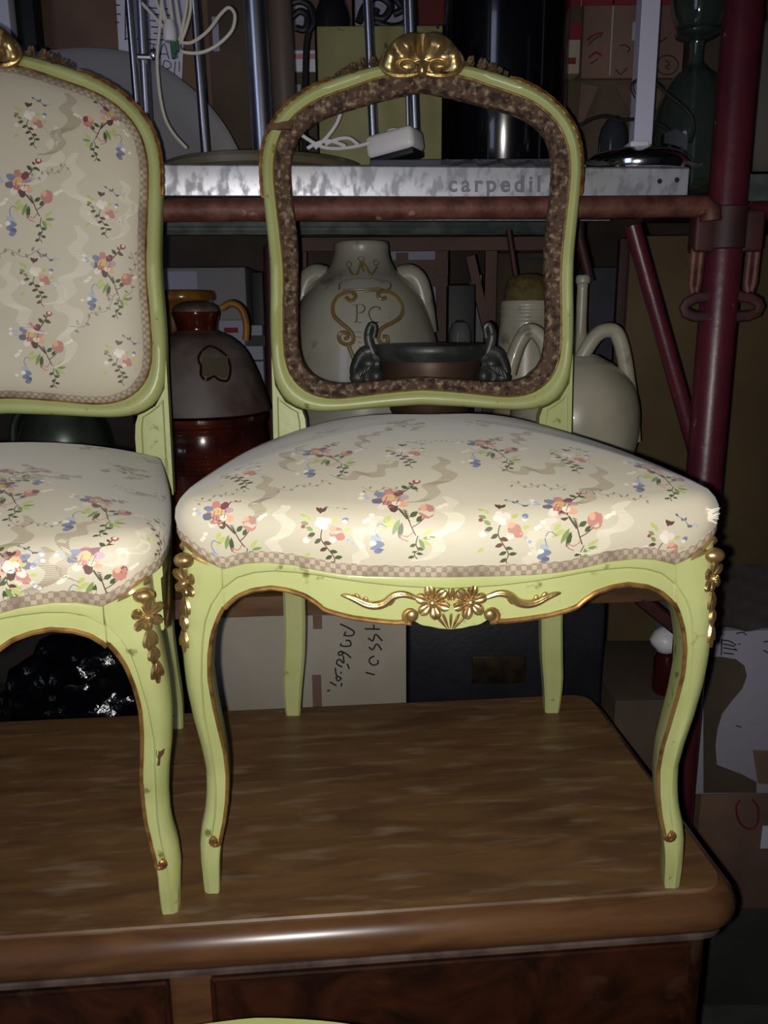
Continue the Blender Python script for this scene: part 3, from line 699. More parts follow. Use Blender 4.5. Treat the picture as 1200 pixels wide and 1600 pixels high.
def decal(part, root, poly, name, m, off=.0003):
    """worn patch lying on a part: photo polygon dropped on to the surface"""
    bpy.context.view_layer.update()
    Mi = root.matrix_world.inverted()
    T = BVHTree.FromPolygons([v.co.copy() for v in part.data.vertices], [tuple(p.vertices) for p in part.data.polygons])
    o = Mi @ CAM_POS; v = []
    for x, y in poly:
        d = (Mi.to_3x3() @ ray(x, y)).normalized(); h = T.ray_cast(o, d)[0]
        if h is not None: v.append(h-d*off)
    if len(v) > 2:
        n = len(v); d = (Mi.to_3x3() @ ray(*poly[0])).normalized()*off*1.5
        MB().add(v+[p+d for p in v], [tuple(range(n))]+[(i, (i+1) % n, (i+1) % n+n, i+n) for i in range(n)]).build(name, m, part, smooth=False)
M_CHIP = mat('bare_brown_wood_chip', srgb(92,62,36), .7)
for lg in [c for c in left_chair.children if c.name.startswith('leg')]:
    decal(lg, left_chair, [(244,1172),(250,1174),(258,1169),(256,1178),(251,1184),(250,1196),(245,1197),(247,1186),(244,1181)], 'paint_chip', M_CHIP)
# frayed corner of the open chair's seat
_cu = [c for c in main_chair.children if c.name.startswith('seat_cushion')][0]
fray_T = BVHTree.FromPolygons([v.co.copy() for v in _cu.data.vertices], [tuple(p.vertices) for p in _cu.data.polygons])
mb = MB(); g_ = random.Random(2)
for i in range(16):
    a = fray_T.ray_cast(CAM_POS, ray(1106+g_.uniform(-3,4), 803+g_.uniform(-9,9)))[0]
    if a is None: continue
    mb.tube([a, a+Vector((.004+.004*g_.random(), -.003, g_.uniform(-.004,.005)))], lambda t: .0011*(1-.8*t), 5)
mb.build('frayed_threads', mat('white_wadding', srgb(226,220,204), .9), [c for c in main_chair.children if c.name.startswith('seat_cushion')][0], kind='stuff')
# ------------------------------------------------------------------ dresser under the chairs
M_TOP = mat('old_walnut_top', srgb(118,87,55), .38, col2=srgb(82,57,37), scale=5, detail=8, lo=.30, hi=.72, stretch=(1.0,5,5), bump=.06, bscale=30, dist=1.2,
            col3=srgb(140,120,98), scale3=13, lo3=.54, hi3=.84, rough2=.5)
M_EDGE = mat('polished_walnut_edge', srgb(110,76,48), .26, col2=srgb(74,48,32), scale=7, detail=6, lo=.3, hi=.7, stretch=(1,5,5), dist=.8, coat=.25)
M_BURL = mat('dark_burr_walnut', srgb(66,34,20), .34, col2=srgb(34,18,12), scale=11, detail=8, lo=.35, hi=.65, dist=2.2, col3=srgb(84,62,48), scale3=14, lo3=.62, hi3=.8)
M_DUST = mat('dusty_ledge', srgb(92,74,66), .85, col2=srgb(66,50,44), scale=30)
dr = thing('dresser', 'dark walnut dresser with a rounded top edge, carrying the green chairs', 'dresser', (.288,-.0145,0), math.radians(4.6))
LEN, DEPTH, RC = 1.5, .437, .030
def plan(inset, n=8):
    """outline of the top seen from above (local: front right corner at the origin), rounded right corners"""
    r = max(.004, RC-inset); x1, y0, y1 = -inset, inset, DEPTH-inset; pts = [(-LEN, y0)]
    for k in range(n+1):
        a = -PI/2+PI/2*k/n; pts.append((x1-r+r*math.cos(a), y0+r+r*math.sin(a)))
    for k in range(n+1):
        a = PI/2*k/n; pts.append((x1-r+r*math.cos(a), y1-r+r*math.sin(a)))
    pts.append((-LEN, y1)); return pts
def band(prof):
    mb = MB(); mb.loft([[(x, y, z) for x, y in plan(i)] for i, z in prof]); return mb
band([(.030,-.012),(.004,-.012),(.003,-.0022),(.0045,0)]).build('top_board', M_TOP, dr, angle=25)
band([(.030,-.045),(.0,-.045),(-.008,-.041),(-.0135,-.033),(-.0145,-.024),(-.011,-.015),(-.005,-.0085),(.001,-.0045),(.006,-.004),(.02,-.004)]).build('bullnose_moulding', M_EDGE, dr, angle=40)
band([(.030,-.056),(.001,-.056),(-.003,-.053),(-.003,-.049),(.002,-.0455),(.03,-.045)]).build('ledge_moulding', M_DUST, dr, angle=30)
band([(.012,FLOOR+.10),(.012,-.055)]).build('carcass', M_BURL, dr, angle=30)
H = .185
for row in range(3):
    z1 = -.064-row*(H+.012); z0 = z1-H
    for x0, x1 in ((-.512,-.040),(-1.03,-.556)):
        d = MB().box((x0,.004,z0),(x1,.030,z1),.0015).build('drawer_front', M_BURL, dr)
        mb = MB(); yy = .0025
        for a, b in (((x0,z1),(x1,z1)),((x0,z0),(x1,z0)),((x0,z0),(x0,z1)),((x1,z0),(x1,z1))):
            mb.tube([(a[0],yy,a[1]),(b[0],yy,b[1])], .0028, 6)
        mb.build('cockbead', M_BURL, d)
        k = MB(); k.lathe([(.0,.0),(.006,.0),(.005,.012),(.012,.018),(.013,.024),(.008,.03),(.0,.031)], 16)
        q = k.build('knob', M_GILTLINE, d, loc=((x0+x1)/2, .004, (z0+z1)/2), rot=(PI/2,0,0))
for x in (-.547,): MB().box((x-.007,.008,-.66),(x+.033,.03,-.058),.002).build('divider_stile', M_EDGE, dr)
for x, y in ((-.06,.04),(-.06,.39),(-1.4,.04),(-1.4,.39)):
    MB().lathe([(.0,0),(.018,0),(.022,.03),(.028,.10)], 12, (x,y,FLOOR)).build('foot', M_EDGE, dr)

# third chair: only its crest rail peeps into the picture, in front of the dresser
make_chair('green salon chair on the floor before the dresser, only its plain crest rail showing', (-.134,-.697,FLOOR), math.radians(2), True, False, False)
# ------------------------------------------------------------------ room
M_WALL = mat('dark_dusty_plaster', srgb(92,82,74), .9, col2=srgb(70,62,56), scale=3, bump=.2, bscale=20)
M_FLOOR = mat('grey_concrete', srgb(92,92,88), .85, col2=srgb(70,70,66), scale=6, bump=.2, bscale=40)
for nm, lo, hi in (('wall_back',(-2.6,2.2,FLOOR),(2.6,2.3,2.0)),('wall_right',(2.5,-3.2,FLOOR),(2.6,2.2,2.0)),('wall_left',(-2.6,-3.2,FLOOR),(-2.5,2.2,2.0))):
    struct(MB().box(lo,hi).build(nm, M_WALL, smooth=False))
struct(MB().box((-2.6,-3.2,FLOOR-.1),(2.6,2.3,FLOOR)).build('floor', M_FLOOR, smooth=False))
struct(MB().box((-2.6,-3.2,2.0),(2.6,2.3,2.1)).build('ceiling', M_WALL, smooth=False))
# ------------------------------------------------------------------ storage behind the dresser: materials
M_ZINC = mat('galvanised_steel', srgb(206,206,212), .46, .55, col2=srgb(160,160,168), scale=80, detail=6, lo=.46, hi=.60, stretch=(1,1,.55), bump=.05, bscale=60, rough2=.6)
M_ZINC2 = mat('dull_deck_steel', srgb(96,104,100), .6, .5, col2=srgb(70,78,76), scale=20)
M_RUST = mat('rusty_red_tube', srgb(108,66,54), .6, .1, col2=srgb(76,38,32), scale=45, lo=.35, hi=.65, bump=.25, bscale=120, col3=srgb(156,116,98), scale3=36, lo3=.66, hi3=.74)
M_RED = mat('dark_red_scaffold_paint', srgb(84,30,36), .36, col2=srgb(68,26,38), scale=16, lo=.35, hi=.65, bump=.12, bscale=70, col3=srgb(140,96,92), scale3=60, lo3=.70, hi3=.76)
M_REDOLD = mat('old_red_iron', srgb(66,30,30), .6, col2=srgb(50,27,26), scale=20, bump=.1, bscale=60)
M_CHROME = mat('chrome', srgb(216,216,224), .27, 1.0)
M_CHROMED = mat('scratched_chrome', srgb(200,202,214), .30, 1.0, col2=srgb(140,142,154), scale=30, lo=.5, hi=.8, stretch=(1,1,.1))
M_BLACK = mat('gloss_black_enamel', srgb(10,11,16), .16, 0, spec=.6, coat=.4)
M_BLACKM = mat('matt_black', srgb(18,18,22), .55)
M_TRUNK = mat('black_trunk_fibre', srgb(16,17,22), .5, col2=srgb(24,25,32), scale=14, bump=.15, bscale=80)
M_CARD = mat('brown_cardboard', srgb(116,90,76), .85, col2=srgb(102,78,66), scale=9, bump=.06, bscale=60)
M_CARDD = mat('dark_cardboard', srgb(82,68,56), .88, col2=srgb(70,58,48), scale=6, bump=.06, bscale=60)
M_CARDW = mat('white_coated_carton', srgb(160,152,138), .75, col2=srgb(148,140,126), scale=6)
M_OLIVE = mat('olive_painted_sheet', srgb(126,122,78), .6, col2=srgb(114,110,70), scale=12, col3=srgb(70,64,44), scale3=40, lo3=.68, hi3=.72)
M_GREYPL = mat('grey_plastic', srgb(116,114,118), .55)
M_WHITEPL = mat('white_plastic', srgb(206,202,204), .4)
M_CABLE = mat('ivory_cable', srgb(196,188,176), .5)
M_CABLEB = mat('black_cable', srgb(22,22,24), .45)
M_PAPER = mat('white_paper', srgb(206,206,222), .8)
M_LABEL = mat('pale_lilac_label', srgb(150,148,168), .8)
M_INK = mat('blue_black_ink', srgb(44,42,60), .8)
M_REDINK = mat('red_print', srgb(116,30,42), .8)
M_FELT = mat('felt_pen', srgb(34,32,34), .8)
M_GREENPLUG = mat('green_terminal', srgb(44,88,66), .5)
M_CREAM = mat('cream_crackle_glaze', srgb(176,170,150), .34, col2=srgb(150,144,126), scale=9, lo=.4, hi=.65, col3=srgb(96,86,70), scale3=16, lo3=.62, hi3=.74, coat=.2)
M_PCJAR = mat('white_majolica', srgb(158,153,138), .32, col2=srgb(128,126,115), scale=7, lo=.4, hi=.7, coat=.3, col3=srgb(110,104,92), scale3=20, lo3=.62, hi3=.72)
M_OCHRE = mat('ochre_majolica_paint', srgb(116,95,54), .4)
M_GREYPAINT = mat('grey_majolica_paint', srgb(96,96,88), .4)
M_BROWNLINE = mat('brown_majolica_line', srgb(72,54,40), .4)
M_GLAZE = mat('brown_treacle_glaze', srgb(74,26,16), .14, col2=srgb(38,14,12), scale=10, lo=.4, hi=.6, coat=.6, col3=srgb(132,92,72), scale3=14, lo3=.70, hi3=.74)
M_DUSTJ = mat('dusty_brown_jar', srgb(98,90,88), .5, col2=srgb(76,60,56), scale=9, lo=.45, hi=.6, col3=srgb(66,42,36), scale3=8, lo3=.58, hi3=.66, coat=.15)
M_HONEY = mat('honey_glaze', srgb(150,106,46), .2, col2=srgb(110,70,30), scale=12, coat=.5)
M_BRONZE = mat('dark_bronze', srgb(82,82,78), .42, .35, col2=srgb(56,58,55), scale=20, bump=.2, bscale=50)
M_COPPER = mat('tarnished_copper', srgb(84,64,52), .45, .4, col2=srgb(66,50,42), scale=9)
M_PEWTER = mat('grey_green_metal', srgb(96,104,98), .32, .7, col2=srgb(60,72,58), scale=8)
M_WOOD = mat('raw_board', srgb(112,82,54), .7, col2=srgb(84,58,38), scale=6, stretch=(1,6,6), detail=6)
M_WOODD = mat('red_brown_slat', srgb(82,50,38), .6, col2=srgb(62,38,30), scale=8)
M_BAG = mat('black_plastic_film', srgb(8,9,14), .14, spec=.7, bump=1.0, bscale=42, scale=20)
M_CLEAR = mat('clear_plastic_film', srgb(200,200,206), .25, trans=.75, ior=1.2)
M_GLASSG = mat('green_bottle_glass', srgb(166,188,178), .06, trans=.95, ior=1.45)
M_GLASSC = mat('clear_glass', srgb(220,226,226), .05, trans=.9, ior=1.45)
M_WICK = mat('olive_basket', srgb(92,80,40), .8, col2=srgb(70,60,30), scale=60, bump=.4)
M_BOARD = mat('slate_grey_board', srgb(70,70,82), .75, col2=srgb(60,60,70), scale=10)

def put(mb, name, m, th, **k):
    """build a part whose shape was made in world coordinates under thing th (which is not rotated)"""
    l = th.location; mb.v = [(x-l[0], y-l[1], z-l[2]) for x, y, z in mb.v]
    return mb.build(name, m, th, **k)
def single(mb, name, m, label, cat, group=None, **k):
    c = np.array(mb.v); l = Vector(((c[:,0].min()+c[:,0].max())/2, (c[:,1].min()+c[:,1].max())/2, c[:,2].min()))
    mb.v = [(x-l.x, y-l.y, z-l.z) for x, y, z in mb.v]
    return tag(mb.build(name, m, None, loc=l, **k), label, cat, group)
def at(th, *xyz): return th
def lprof(cx, rows, Y):
    """photo outline of a turned vessel (row, half width) -> axis x, radius/height profile"""
    x = P(cx, sum(r[0] for r in rows)/len(rows), Y).x; pr = []
    for y, hw in rows:
        q = P(cx, y, Y); pr.append((hw*depth(q)/FPX, q.z))
    return x, pr
def smoothprof(pr, per=4):
    return [(max(.0005, p.x), p.y) for p in catmull([(r, z, 0) for r, z in pr], per)]
def ink(name, lines, Y, wpx, m, th, slope=0, closed=False):
    """pen strokes lying on a flat face: photo polylines put on the plane y = Y, as thin raised ribbons"""
    mb = MB(); wd = wpx*.001
    for ln in lines:
        p = [P(x, y, Y-.0006, slope) for x, y in ln]; p = catmull(p, 4) if len(p) > 2 else p
        mb.tube(p, wd/2, 5, flat=.25 if False else 1.0)
    return put(mb, name, m, th, kind='stuff')
def pxbox(x0, y0, x1, y1, Y, d, bev=.0015):
    """box whose front face fills the photo rectangle at depth Y and which is d deep"""
    a = P(x0, (y0+y1)/2, Y); b = P(x1, (y0+y1)/2, Y); t = P((x0+x1)/2, y0, Y); u = P((x0+x1)/2, y1, Y)
    return MB().box((a.x, Y, u.z), (b.x, Y+d, t.z), bev)
def vpole(x0, y0, x1, y1, Y, r, n=14, Y2=None, ext=0.0):
    a = P(x0, y0, Y); b = P(x1, y1, Y if Y2 is None else Y2); d = (a-b).normalized()
    return MB().tube([b, a+d*ext], r, n)

# ------------------------------------------------------------------ scaffold used as shelving
TH = math.radians(4.6); SL = math.tan(TH)
def deckbox(mb, x0, x1, y0, y1, z0, z1, bev=.001):
    """box in the shelf's own turned frame"""
    q = MB().box((x0,y0,z0),(x1,y1,z1),bev); c, s = math.cos(TH), math.sin(TH)
    mb.add([(x*c-y*s, .5+x*s+y*c, z) for x, y, z in q.v], q.f); return mb
ZD, ZB = .7515, .7115
def plank(y0, label, lettering):
    th = thing('scaffold_plank', label, 'scaffold plank', (0, .5, ZB), 0, 'steel scaffold planks of the upper shelf')
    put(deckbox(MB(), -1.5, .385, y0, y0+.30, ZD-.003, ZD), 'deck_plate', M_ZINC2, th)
    fr = put(deckbox(MB(), -1.5, .385, y0, y0+.003, ZB, ZD), 'front_flange', M_ZINC, th)
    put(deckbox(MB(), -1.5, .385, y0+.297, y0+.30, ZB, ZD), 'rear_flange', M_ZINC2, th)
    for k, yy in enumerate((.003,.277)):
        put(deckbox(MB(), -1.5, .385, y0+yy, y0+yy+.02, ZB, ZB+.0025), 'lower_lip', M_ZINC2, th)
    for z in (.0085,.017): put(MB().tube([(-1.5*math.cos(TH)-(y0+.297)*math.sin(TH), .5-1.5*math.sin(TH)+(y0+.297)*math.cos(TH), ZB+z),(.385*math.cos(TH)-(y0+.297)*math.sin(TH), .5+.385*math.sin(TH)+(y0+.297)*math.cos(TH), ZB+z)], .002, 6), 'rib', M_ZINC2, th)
    if lettering:
        for body, px, py, h in (('carpedil', 700, 299, .030),('®', 858, 296, .016)):
            cu = bpy.data.curves.new('lettering', 'FONT'); cu.body = body; cu.size = h; cu.extrude = .0010; cu.bevel_depth = .0003; cu.space_character = 1.34; cu.offset = .0003
            tmp = bpy.data.objects.new('tmp', cu); COL.objects.link(tmp); bpy.context.view_layer.update()
            me = bpy.data.meshes.new_from_object(tmp.evaluated_get(bpy.context.evaluated_depsgraph_get())); bpy.data.objects.remove(tmp, do_unlink=True)
            me.name = 'embossed_lettering'; me.materials.clear(); me.materials.append(mat('embossed_zinc', srgb(120,120,126), .55, .5))
            o = bpy.data.objects.new('embossed_lettering', me); COL.objects.link(o); o.parent = fr
            p = P(px, py, .5-.0008, SL); o.location = (p.x, p.y-.5, p.z-ZB); o.rotation_euler = (PI/2, 0, TH)
        for px in (1031, 1058):
            p = P(px, 283 if px < 1040 else 281, .4985, SL)
            put(MB().tube([p, p+Vector((0,.002,0))], .0034, 12), 'rivet_hole', M_BLACKM, th)
    return th
plank(0, 'mottled zinc scaffold plank embossed carpedil, front edge of the upper shelf', True)
plank(.315, 'dull zinc scaffold plank behind the embossed one, seen only from below', False)
th = thing('scaffold_plank', 'end of a grey steel scaffold plank showing right of the red upright', 'scaffold plank', (.60,.53,ZB), 0, 'steel scaffold planks of the upper shelf')
put(MB().box((.462,.575,ZB),(1.2,.58,ZD)), 'front_flange', M_ZINC2, th); put(MB().box((.462,.575,ZD-.003),(1.2,.87,ZD)), 'deck_plate', M_ZINC2, th)

p0, p1 = P(-90,332,.482,SL), P(1100,322,.482,SL)
pe = P(1112,326,.482,SL); pf = P(1108,372,.482,SL)
single(MB().tube([p0]+[p0.lerp(p1,t) for t in (.25,.5,.75)]+[p1, P(1110,330,.482,SL), P(1110,345,.482,SL)], .0150, 16), 'ledger_tube', M_RUST, 'rusty red tube running along under the embossed plank', 'scaffold tube')
ZS_ = P(420,926,.5).z
# upright with its fittings
PX = P(1131,380,.545).x; PY = .545
up = thing('scaffold_upright', 'thick dark red scaffold upright with hanging wedge clamps', 'scaffold post', (PX,PY,FLOOR))
MB().lathe([(.0,0),(.0275,0),(.0275,1.745),(.0262,1.75),(.0262,2.60),(.0,2.60)], 24).build('tube', M_RED, up)
zc = P(1100,355,PY).z-FLOOR
MB().lathe([(.0272,-.03),(.031,-.028),(.031,.028),(.0272,.03)], 24, (0,0,zc-.002)).build('collar', M_REDOLD, up)
for sx in (-1, 1):
    cl = MB(); cl.box((sx*.034-.016,-.020,zc-.036),(sx*.034+.016,.012,zc+.022),.005); c = cl.build('clamp_sleeve', M_REDOLD, up)
    x = sx*.0405
    MB().tube([(x-.0055,-.010,zc-.03),(x-.0065,-.010,zc-.080),(x-.0035,-.010,zc-.092),(x+.001,-.010,zc-.092),(x+.0040,-.010,zc-.080),(x+.0050,-.010,zc-.03)], .0052, 8).build('wedge_loop', M_RUST, c)
    z2 = P(1125,480,PY).z-FLOOR
    MB().tube([(sx*.020,-.012,z2+.016),(sx*.040,-.012,z2+.013),(sx*.053,-.012,z2+.006),(sx*.056,-.012,z2),(sx*.053,-.012,z2-.008),(sx*.040,-.012,z2-.013),(sx*.020,-.012,z2-.014)], .0058, 8, flat=1.4).build('brace_lug', M_REDOLD, up)
single(vpole(988,352,1087,705,.594,.0128,14,.594), 'diagonal_brace', M_RED, 'dark red diagonal tube leaning against the thick upright', 'scaffold tube')
single(MB().tube([P(1172,331,.55), P(1300,322,.58)], .013, 12), 'ledger_tube', M_RED, 'short dark red tube leaving the upright to the right', 'scaffold tube')
single(pxbox(962,372,990,640,1.10,.02).box((P(976,640,1.1).x-.012,1.10,ZS_),(P(976,640,1.1).x+.012,1.12,P(976,640,1.1).z)), 'rear_upright', M_REDOLD, 'flat dark red iron post far behind the cream jug', 'scaffold post')
single(MB().tube([P(421,384,1.05), Vector((P(421,600,1.05).x,1.05,ZS_))], .013, 12), 'rear_upright', M_REDOLD, 'thin dark red post behind the dusty brown jar', 'scaffold post')
# middle shelf board
zs = P(420,926,.5).z
sb = MB(); deckbox(sb, -1.5, .42, .0, .24, zs-.032, zs, .002)
single(sb, 'shelf_board', M_WOOD, 'raw wooden shelf board whose edge shows under the chair seat', 'shelf')
sb = MB(); deckbox(sb, -1.5, .42, .245, 1.12, zs-.032, zs, .002)
single(sb, 'shelf_board', M_WOODD, 'second shelf board behind, under the jars', 'shelf')
sb = MB(); deckbox(sb, -1.5, .33, .0, .60, -.36, -.33, .002)
single(sb, 'shelf_board', M_WOODD, 'lowest shelf board, hidden behind the dresser, under trunk and carton', 'shelf')
ZS = zs
# posts that carry the boards
for x, y, z0, z1 in ((-1.1,.5,FLOOR,-.361),(-1.1,.5,-.329,zs-.033),(.20,.62,FLOOR,-.361),(.27,1.0,-.329,zs-.033),(-1.1,1.2,FLOOR,zs-.033),(.2,1.3,FLOOR,zs-.033)):
    single(MB().tube([(x,y,z0),(x,y,z1)], .013, 10), 'rear_upright', M_REDOLD, 'hidden red iron leg carrying the shelf boards', 'scaffold post', 'hidden shelf legs')

# ------------------------------------------------------------------ things on the middle shelf
BK = 'cartons at the back of the middle shelf'
def vessel(name, label, cat, cx, rows, Y, m, seat=None, per=4, part='body', n=40):
    x, pr = lprof(cx, rows, Y); zb = ZS if seat is None else seat
    if pr[-1][1] > zb: pr.append((pr[-1][0]*.72, zb))
    t = thing(name, label, cat, (x, Y, zb))
    pr = [(r, z-zb) for r, z in pr][::-1]
    pp = [(.0005,0)]+smoothprof(pr, per); last = pp[-1]
    pp += [(last[0]*.92, last[1]+.001), (last[0]*.86, last[1]-.02), (.0005, last[1]-.05)]
    b = MB().lathe(pp, n).build(part, m, t, angle=50)
    return t, b, pr
# 1 white jar with the painted crest
jt, jb, _ = vessel('apothecary_jar', 'big white jar painted with a crown, scrolls and the letters P.C.', 'jar', 566,
    [(379,41),(384,43),(396,43),(410,47),(424,56),(440,74),(462,92),(500,107),(540,117),(600,124),(680,122),(800,100)], .83, M_PCJAR)
for sx, cxp in ((-1,480),(1,650)):
    a = P(cxp, 432, .82)-jt.location
    pts = [P(566+sx*58, 434, .83)-jt.location, P(566+sx*74, 430, .83)-jt.location, P(566+sx*88, 442, .83)-jt.location, P(566+sx*97, 475, .83)-jt.location, P(566+sx*104, 520, .83)-jt.location]
    MB().tube(catmull(pts, 5), lambda t: .021-.005*t, 12).build('lug_handle', M_PCJAR, jt)
def on_vessel(name, lines, wpx, m, th, body, per=4):
    bpy.context.view_layer.update()
    T = BVHTree.FromPolygons([v.co.copy() for v in body.data.vertices], [tuple(p.vertices) for p in body.data.polygons])
    o = CAM_POS-th.location; mb = MB()
    for ln in lines:
        c = catmull([(x, y, 0) for x, y in ln], per) if len(ln) > 2 else [Vector((x, y, 0)) for x, y in ln]
        pts = []
        for q in c:
            h, n, _, _ = T.ray_cast(o, ray(q.x, q.y))
            if h is not None: pts.append(h-ray(q.x, q.y)*.0006)
        if len(pts) > 1: mb.tube(pts, wpx*.00050, 6)
    return mb.build(name, m, body)
def Z(pts): return [(510+x*140/1200, 390+y*180/1543) for x, y in pts]
on_vessel('painted_scroll', [Z([(260,640),(330,690),(390,630),(340,570),(250,580),(140,640),(85,760),(100,880),(180,970),(290,1060),(355,1150),(350,1240),(270,1270),(190,1230),(170,1150),(220,1110),(290,1140),(280,1190),(240,1190)]),
    Z([(800,650),(720,660),(690,600),(740,560),(850,570),(950,640),(1020,760),(1000,890),(900,970),(780,1030),(710,1100),(700,1200),(760,1270),(820,1240),(810,1170),(750,1170)]), Z([(290,1270),(340,1400),(400,1543)])], 7.2, M_OCHRE, jt, jb)
on_vessel('painted_crown', [Z([(300,240),(340,320),(400,340),(440,260),(470,160),(540,240),(600,340),(680,230)]), Z([(470,180),(500,300)]), Z([(400,570),(560,560),(700,550)])], 3.6, M_OCHRE, jt, jb)
on_vessel('painted_crown_band', [Z([(170,540),(190,450),(300,410),(520,390),(740,420),(850,450),(850,520),(770,560)]), Z([(220,545),(500,530),(720,520)])], 3.6, M_GREYPAINT, jt, jb)
on_vessel('painted_crown_outline', [Z([(265,200),(300,160),(340,200),(300,240),(265,200)]), Z([(420,120),(460,90),(510,125),(460,160),(420,120)]), Z([(625,160),(670,140),(705,190),(650,205),(625,160)]), Z([(250,430),(520,392),(780,450)]), Z([(240,530),(420,550),(600,520),(780,530)])]+[Z([(380+20*k, 1100+68*k*1.0),(470+20*k*0, 1110+68*k)]) for k in range(5)], 1.2, M_BROWNLINE, jt, jb)
on_vessel('painted_letters', [Z([(350,745),(430,735),(490,745),(515,790),(490,835),(430,850)]), Z([(405,740),(410,860),(400,970)]), Z([(365,970),(470,975)]), Z([(715,810),(715,770)]), Z([(715,775),(650,765),(590,800),(570,860),(600,940),(650,980),(700,970)]), Z([(508,960),(514,965)]), Z([(735,980),(742,984)]), Z([(842,912),(848,914)])], 1.9, M_BROWNLINE, jt, jb)
# 2 dusty brown jar, left
bt, bb, bpr = vessel('glazed_storage_jar', 'dusty brown glazed jar with a wide skirted lid, between the two chairs', 'jar', 318,
    [(645,103),(655,103),(664,99),(690,101),(730,98),(800,88)], .74, M_GLAZE)
x, pr = lprof(318, [(484,32),(480,34),(478,30)], .74)
_, pr2 = lprof(318, [(640,109),(622,104),(597,96),(570,86),(548,75),(534,62),(525,50),(520,38),(514,29),(500,33),(487,36),(479,33),(472,20),(470,.5)], .74)
ld = MB().lathe(smoothprof([(r, z-bt.location.z) for r, z in pr2], 3), 40).build('skirted_lid', M_DUSTJ, bt, angle=50)
_, pr3 = lprof(318, [(518,31),(512,30.5),(500,34),(489,36.8),(486,35)], .74)
MB().lathe(smoothprof([(r, z-bt.location.z) for r, z in pr3], 3), 36).build('glazed_neck', M_GLAZE, ld, angle=50)
mb = MB(); q = P(318,712,.74)
for row in range(5):
    rr = .1035*1.02; z = P(318,700+row*6,.74).z-bt.location.z; r = 101*depth(q)/FPX
    for k in range(64):
        a = PI+PI*(k+.5*(row % 2))/64; mb.ball((r*math.cos(a), r*math.sin(a), z), (.0022,.0022,.0020), n=6, m=4)
mb.build('studded_band', M_GLAZE, bt, kind='stuff')
hp = [P(345,482,.74), P(362,474,.74), P(378,484,.74), P(385,508,.74), P(384,532,.74)]
MB().tube([p-bt.location for p in catmull(hp, 5)], .0075, 10, flat=.8).build('handle', M_HONEY, bt)
on_vessel('heart_medallion', [[(314,572),(310,560),(316,548),(328,541),(344,548),(356,560),(360,578),(356,594),(344,594),(334,588),(322,594),(314,586),(314,572)]], 4.5, M_GLAZE, bt, ld)
on_vessel('heart_fill', [[(318+3*k, 566-abs(k-6)*.8-4),(318+3*k, 590-abs((k % 7)-3)*1.5)] for k in range(13)], 6.0, mat('olive_grey_glaze', srgb(84,76,62), .3), bt, ld)
# 3 honey jug behind it
vessel('honey_glazed_jug', 'honey-coloured glazed jug rim behind the dusty brown jar', 'jug', 288, [(455,50),(459,52),(468,52),(474,46),(486,42),(520,44),(570,60),(640,64),(760,52)], .97, M_HONEY)
# 4 bronze planter
pt, pb, _ = vessel('bronze_planter', 'dark bronze bowl with two ornate handles before the P.C. jar', 'bowl', 672, [(539,84),(542,86),(548,86),(553,82),(560,79),(575,78),(600,74),(640,62),(690,44)], .585, M_COPPER)
x, pr = lprof(672, [(562,79),(556,83),(550,87),(543,88),(538,86),(538,82)], .585)
MB().lathe([(r, z-pt.location.z) for r, z in pr], 40).build('rim', M_BRONZE, pb)
for sx in (-1, 1):
    c = 672
    mb = MB(); W_ = lambda dx, y, dy=0: P(c+sx*dx, y, .585+dy)-pt.location
    mb.tube(catmull([W_(74,560), W_(86,556), W_(94,540), W_(97,522), W_(92,508), W_(86,512), W_(88,528)], 5), lambda t: .0095-.0055*t, 9)
    mb.tube(catmull([W_(92,548), W_(104,552), W_(112,562), W_(118,580), W_(114,596)], 5), lambda t: .011-.004*t, 9)
    mb.tube(catmull([W_(80,568), W_(92,572), W_(100,586), W_(96,600)], 5), lambda t: .011-.003*t, 9)
    mb.ball(W_(112,590), (.014,.014,.012)); mb.ball(W_(96,568), (.016,.014,.012)); mb.ball(W_(84,588), (.012,.012,.014)); mb.ball(W_(104,604), (.014,.014,.012))
    for k in range(4): petal(mb, W_(90+6*k,560+4*k,-.006), (sx*.5,-.3,-1), (sx*.3,-1,.2), .022, .006, .005)
    mb.build('acanthus_handle', M_BRONZE, pt)
# 5 ribbed cream pot with basket lid
ct, cb, _ = vessel('ribbed_cream_pot', 'ribbed cream crock with an olive top, behind the bronze bowl', 'pot', 822, [(470,40),(476,42),(482,41),(486,42.5),(492,41),(498,42.5),(504,41.5),(520,43),(560,46),(640,50),(760,44)], .90, M_CREAM)
x, pr = lprof(822, [(474,38),(455,36),(440,33),(432,27),(428,12),(427,.5)], .90)
MB().lathe([(r, z-ct.location.z) for r, z in pr], 28).build('woven_top', M_WICK, ct)
# 6 cream two-handled jug
gt, gb, _ = vessel('two_handled_jug', 'cream two-handled earthenware jug with brown stains, right of the open chair back', 'jug', 898, [(556,34),(562,44),(570,58),(585,76),(605,90),(635,98),(665,99),(700,94),(780,70)], .685, M_CREAM)
for pts in ([(903,572),(915,548),(932,524),(950,516),(964,522),(974,552),(981,595),(987,640),(990,690)], [(795,584),(802,560),(812,534),(824,518),(838,520),(850,536),(856,556)]):
    path = [P(px_, py_, .68)-gt.location for px_, py_ in pts]
    MB().tube(catmull(path, 5), .0125, 10, flat=1.0).build('strap_handle', M_CREAM, gt)
bo = vessel('white_bottle', 'slender white bottle neck rising behind the cream jug', 'bottle', 907, [(431,10),(434,11.5),(442,11.5),(446,8.5),(470,8.5),(505,9),(530,12),(560,24),(600,34),(760,34)], .84, M_CREAM)
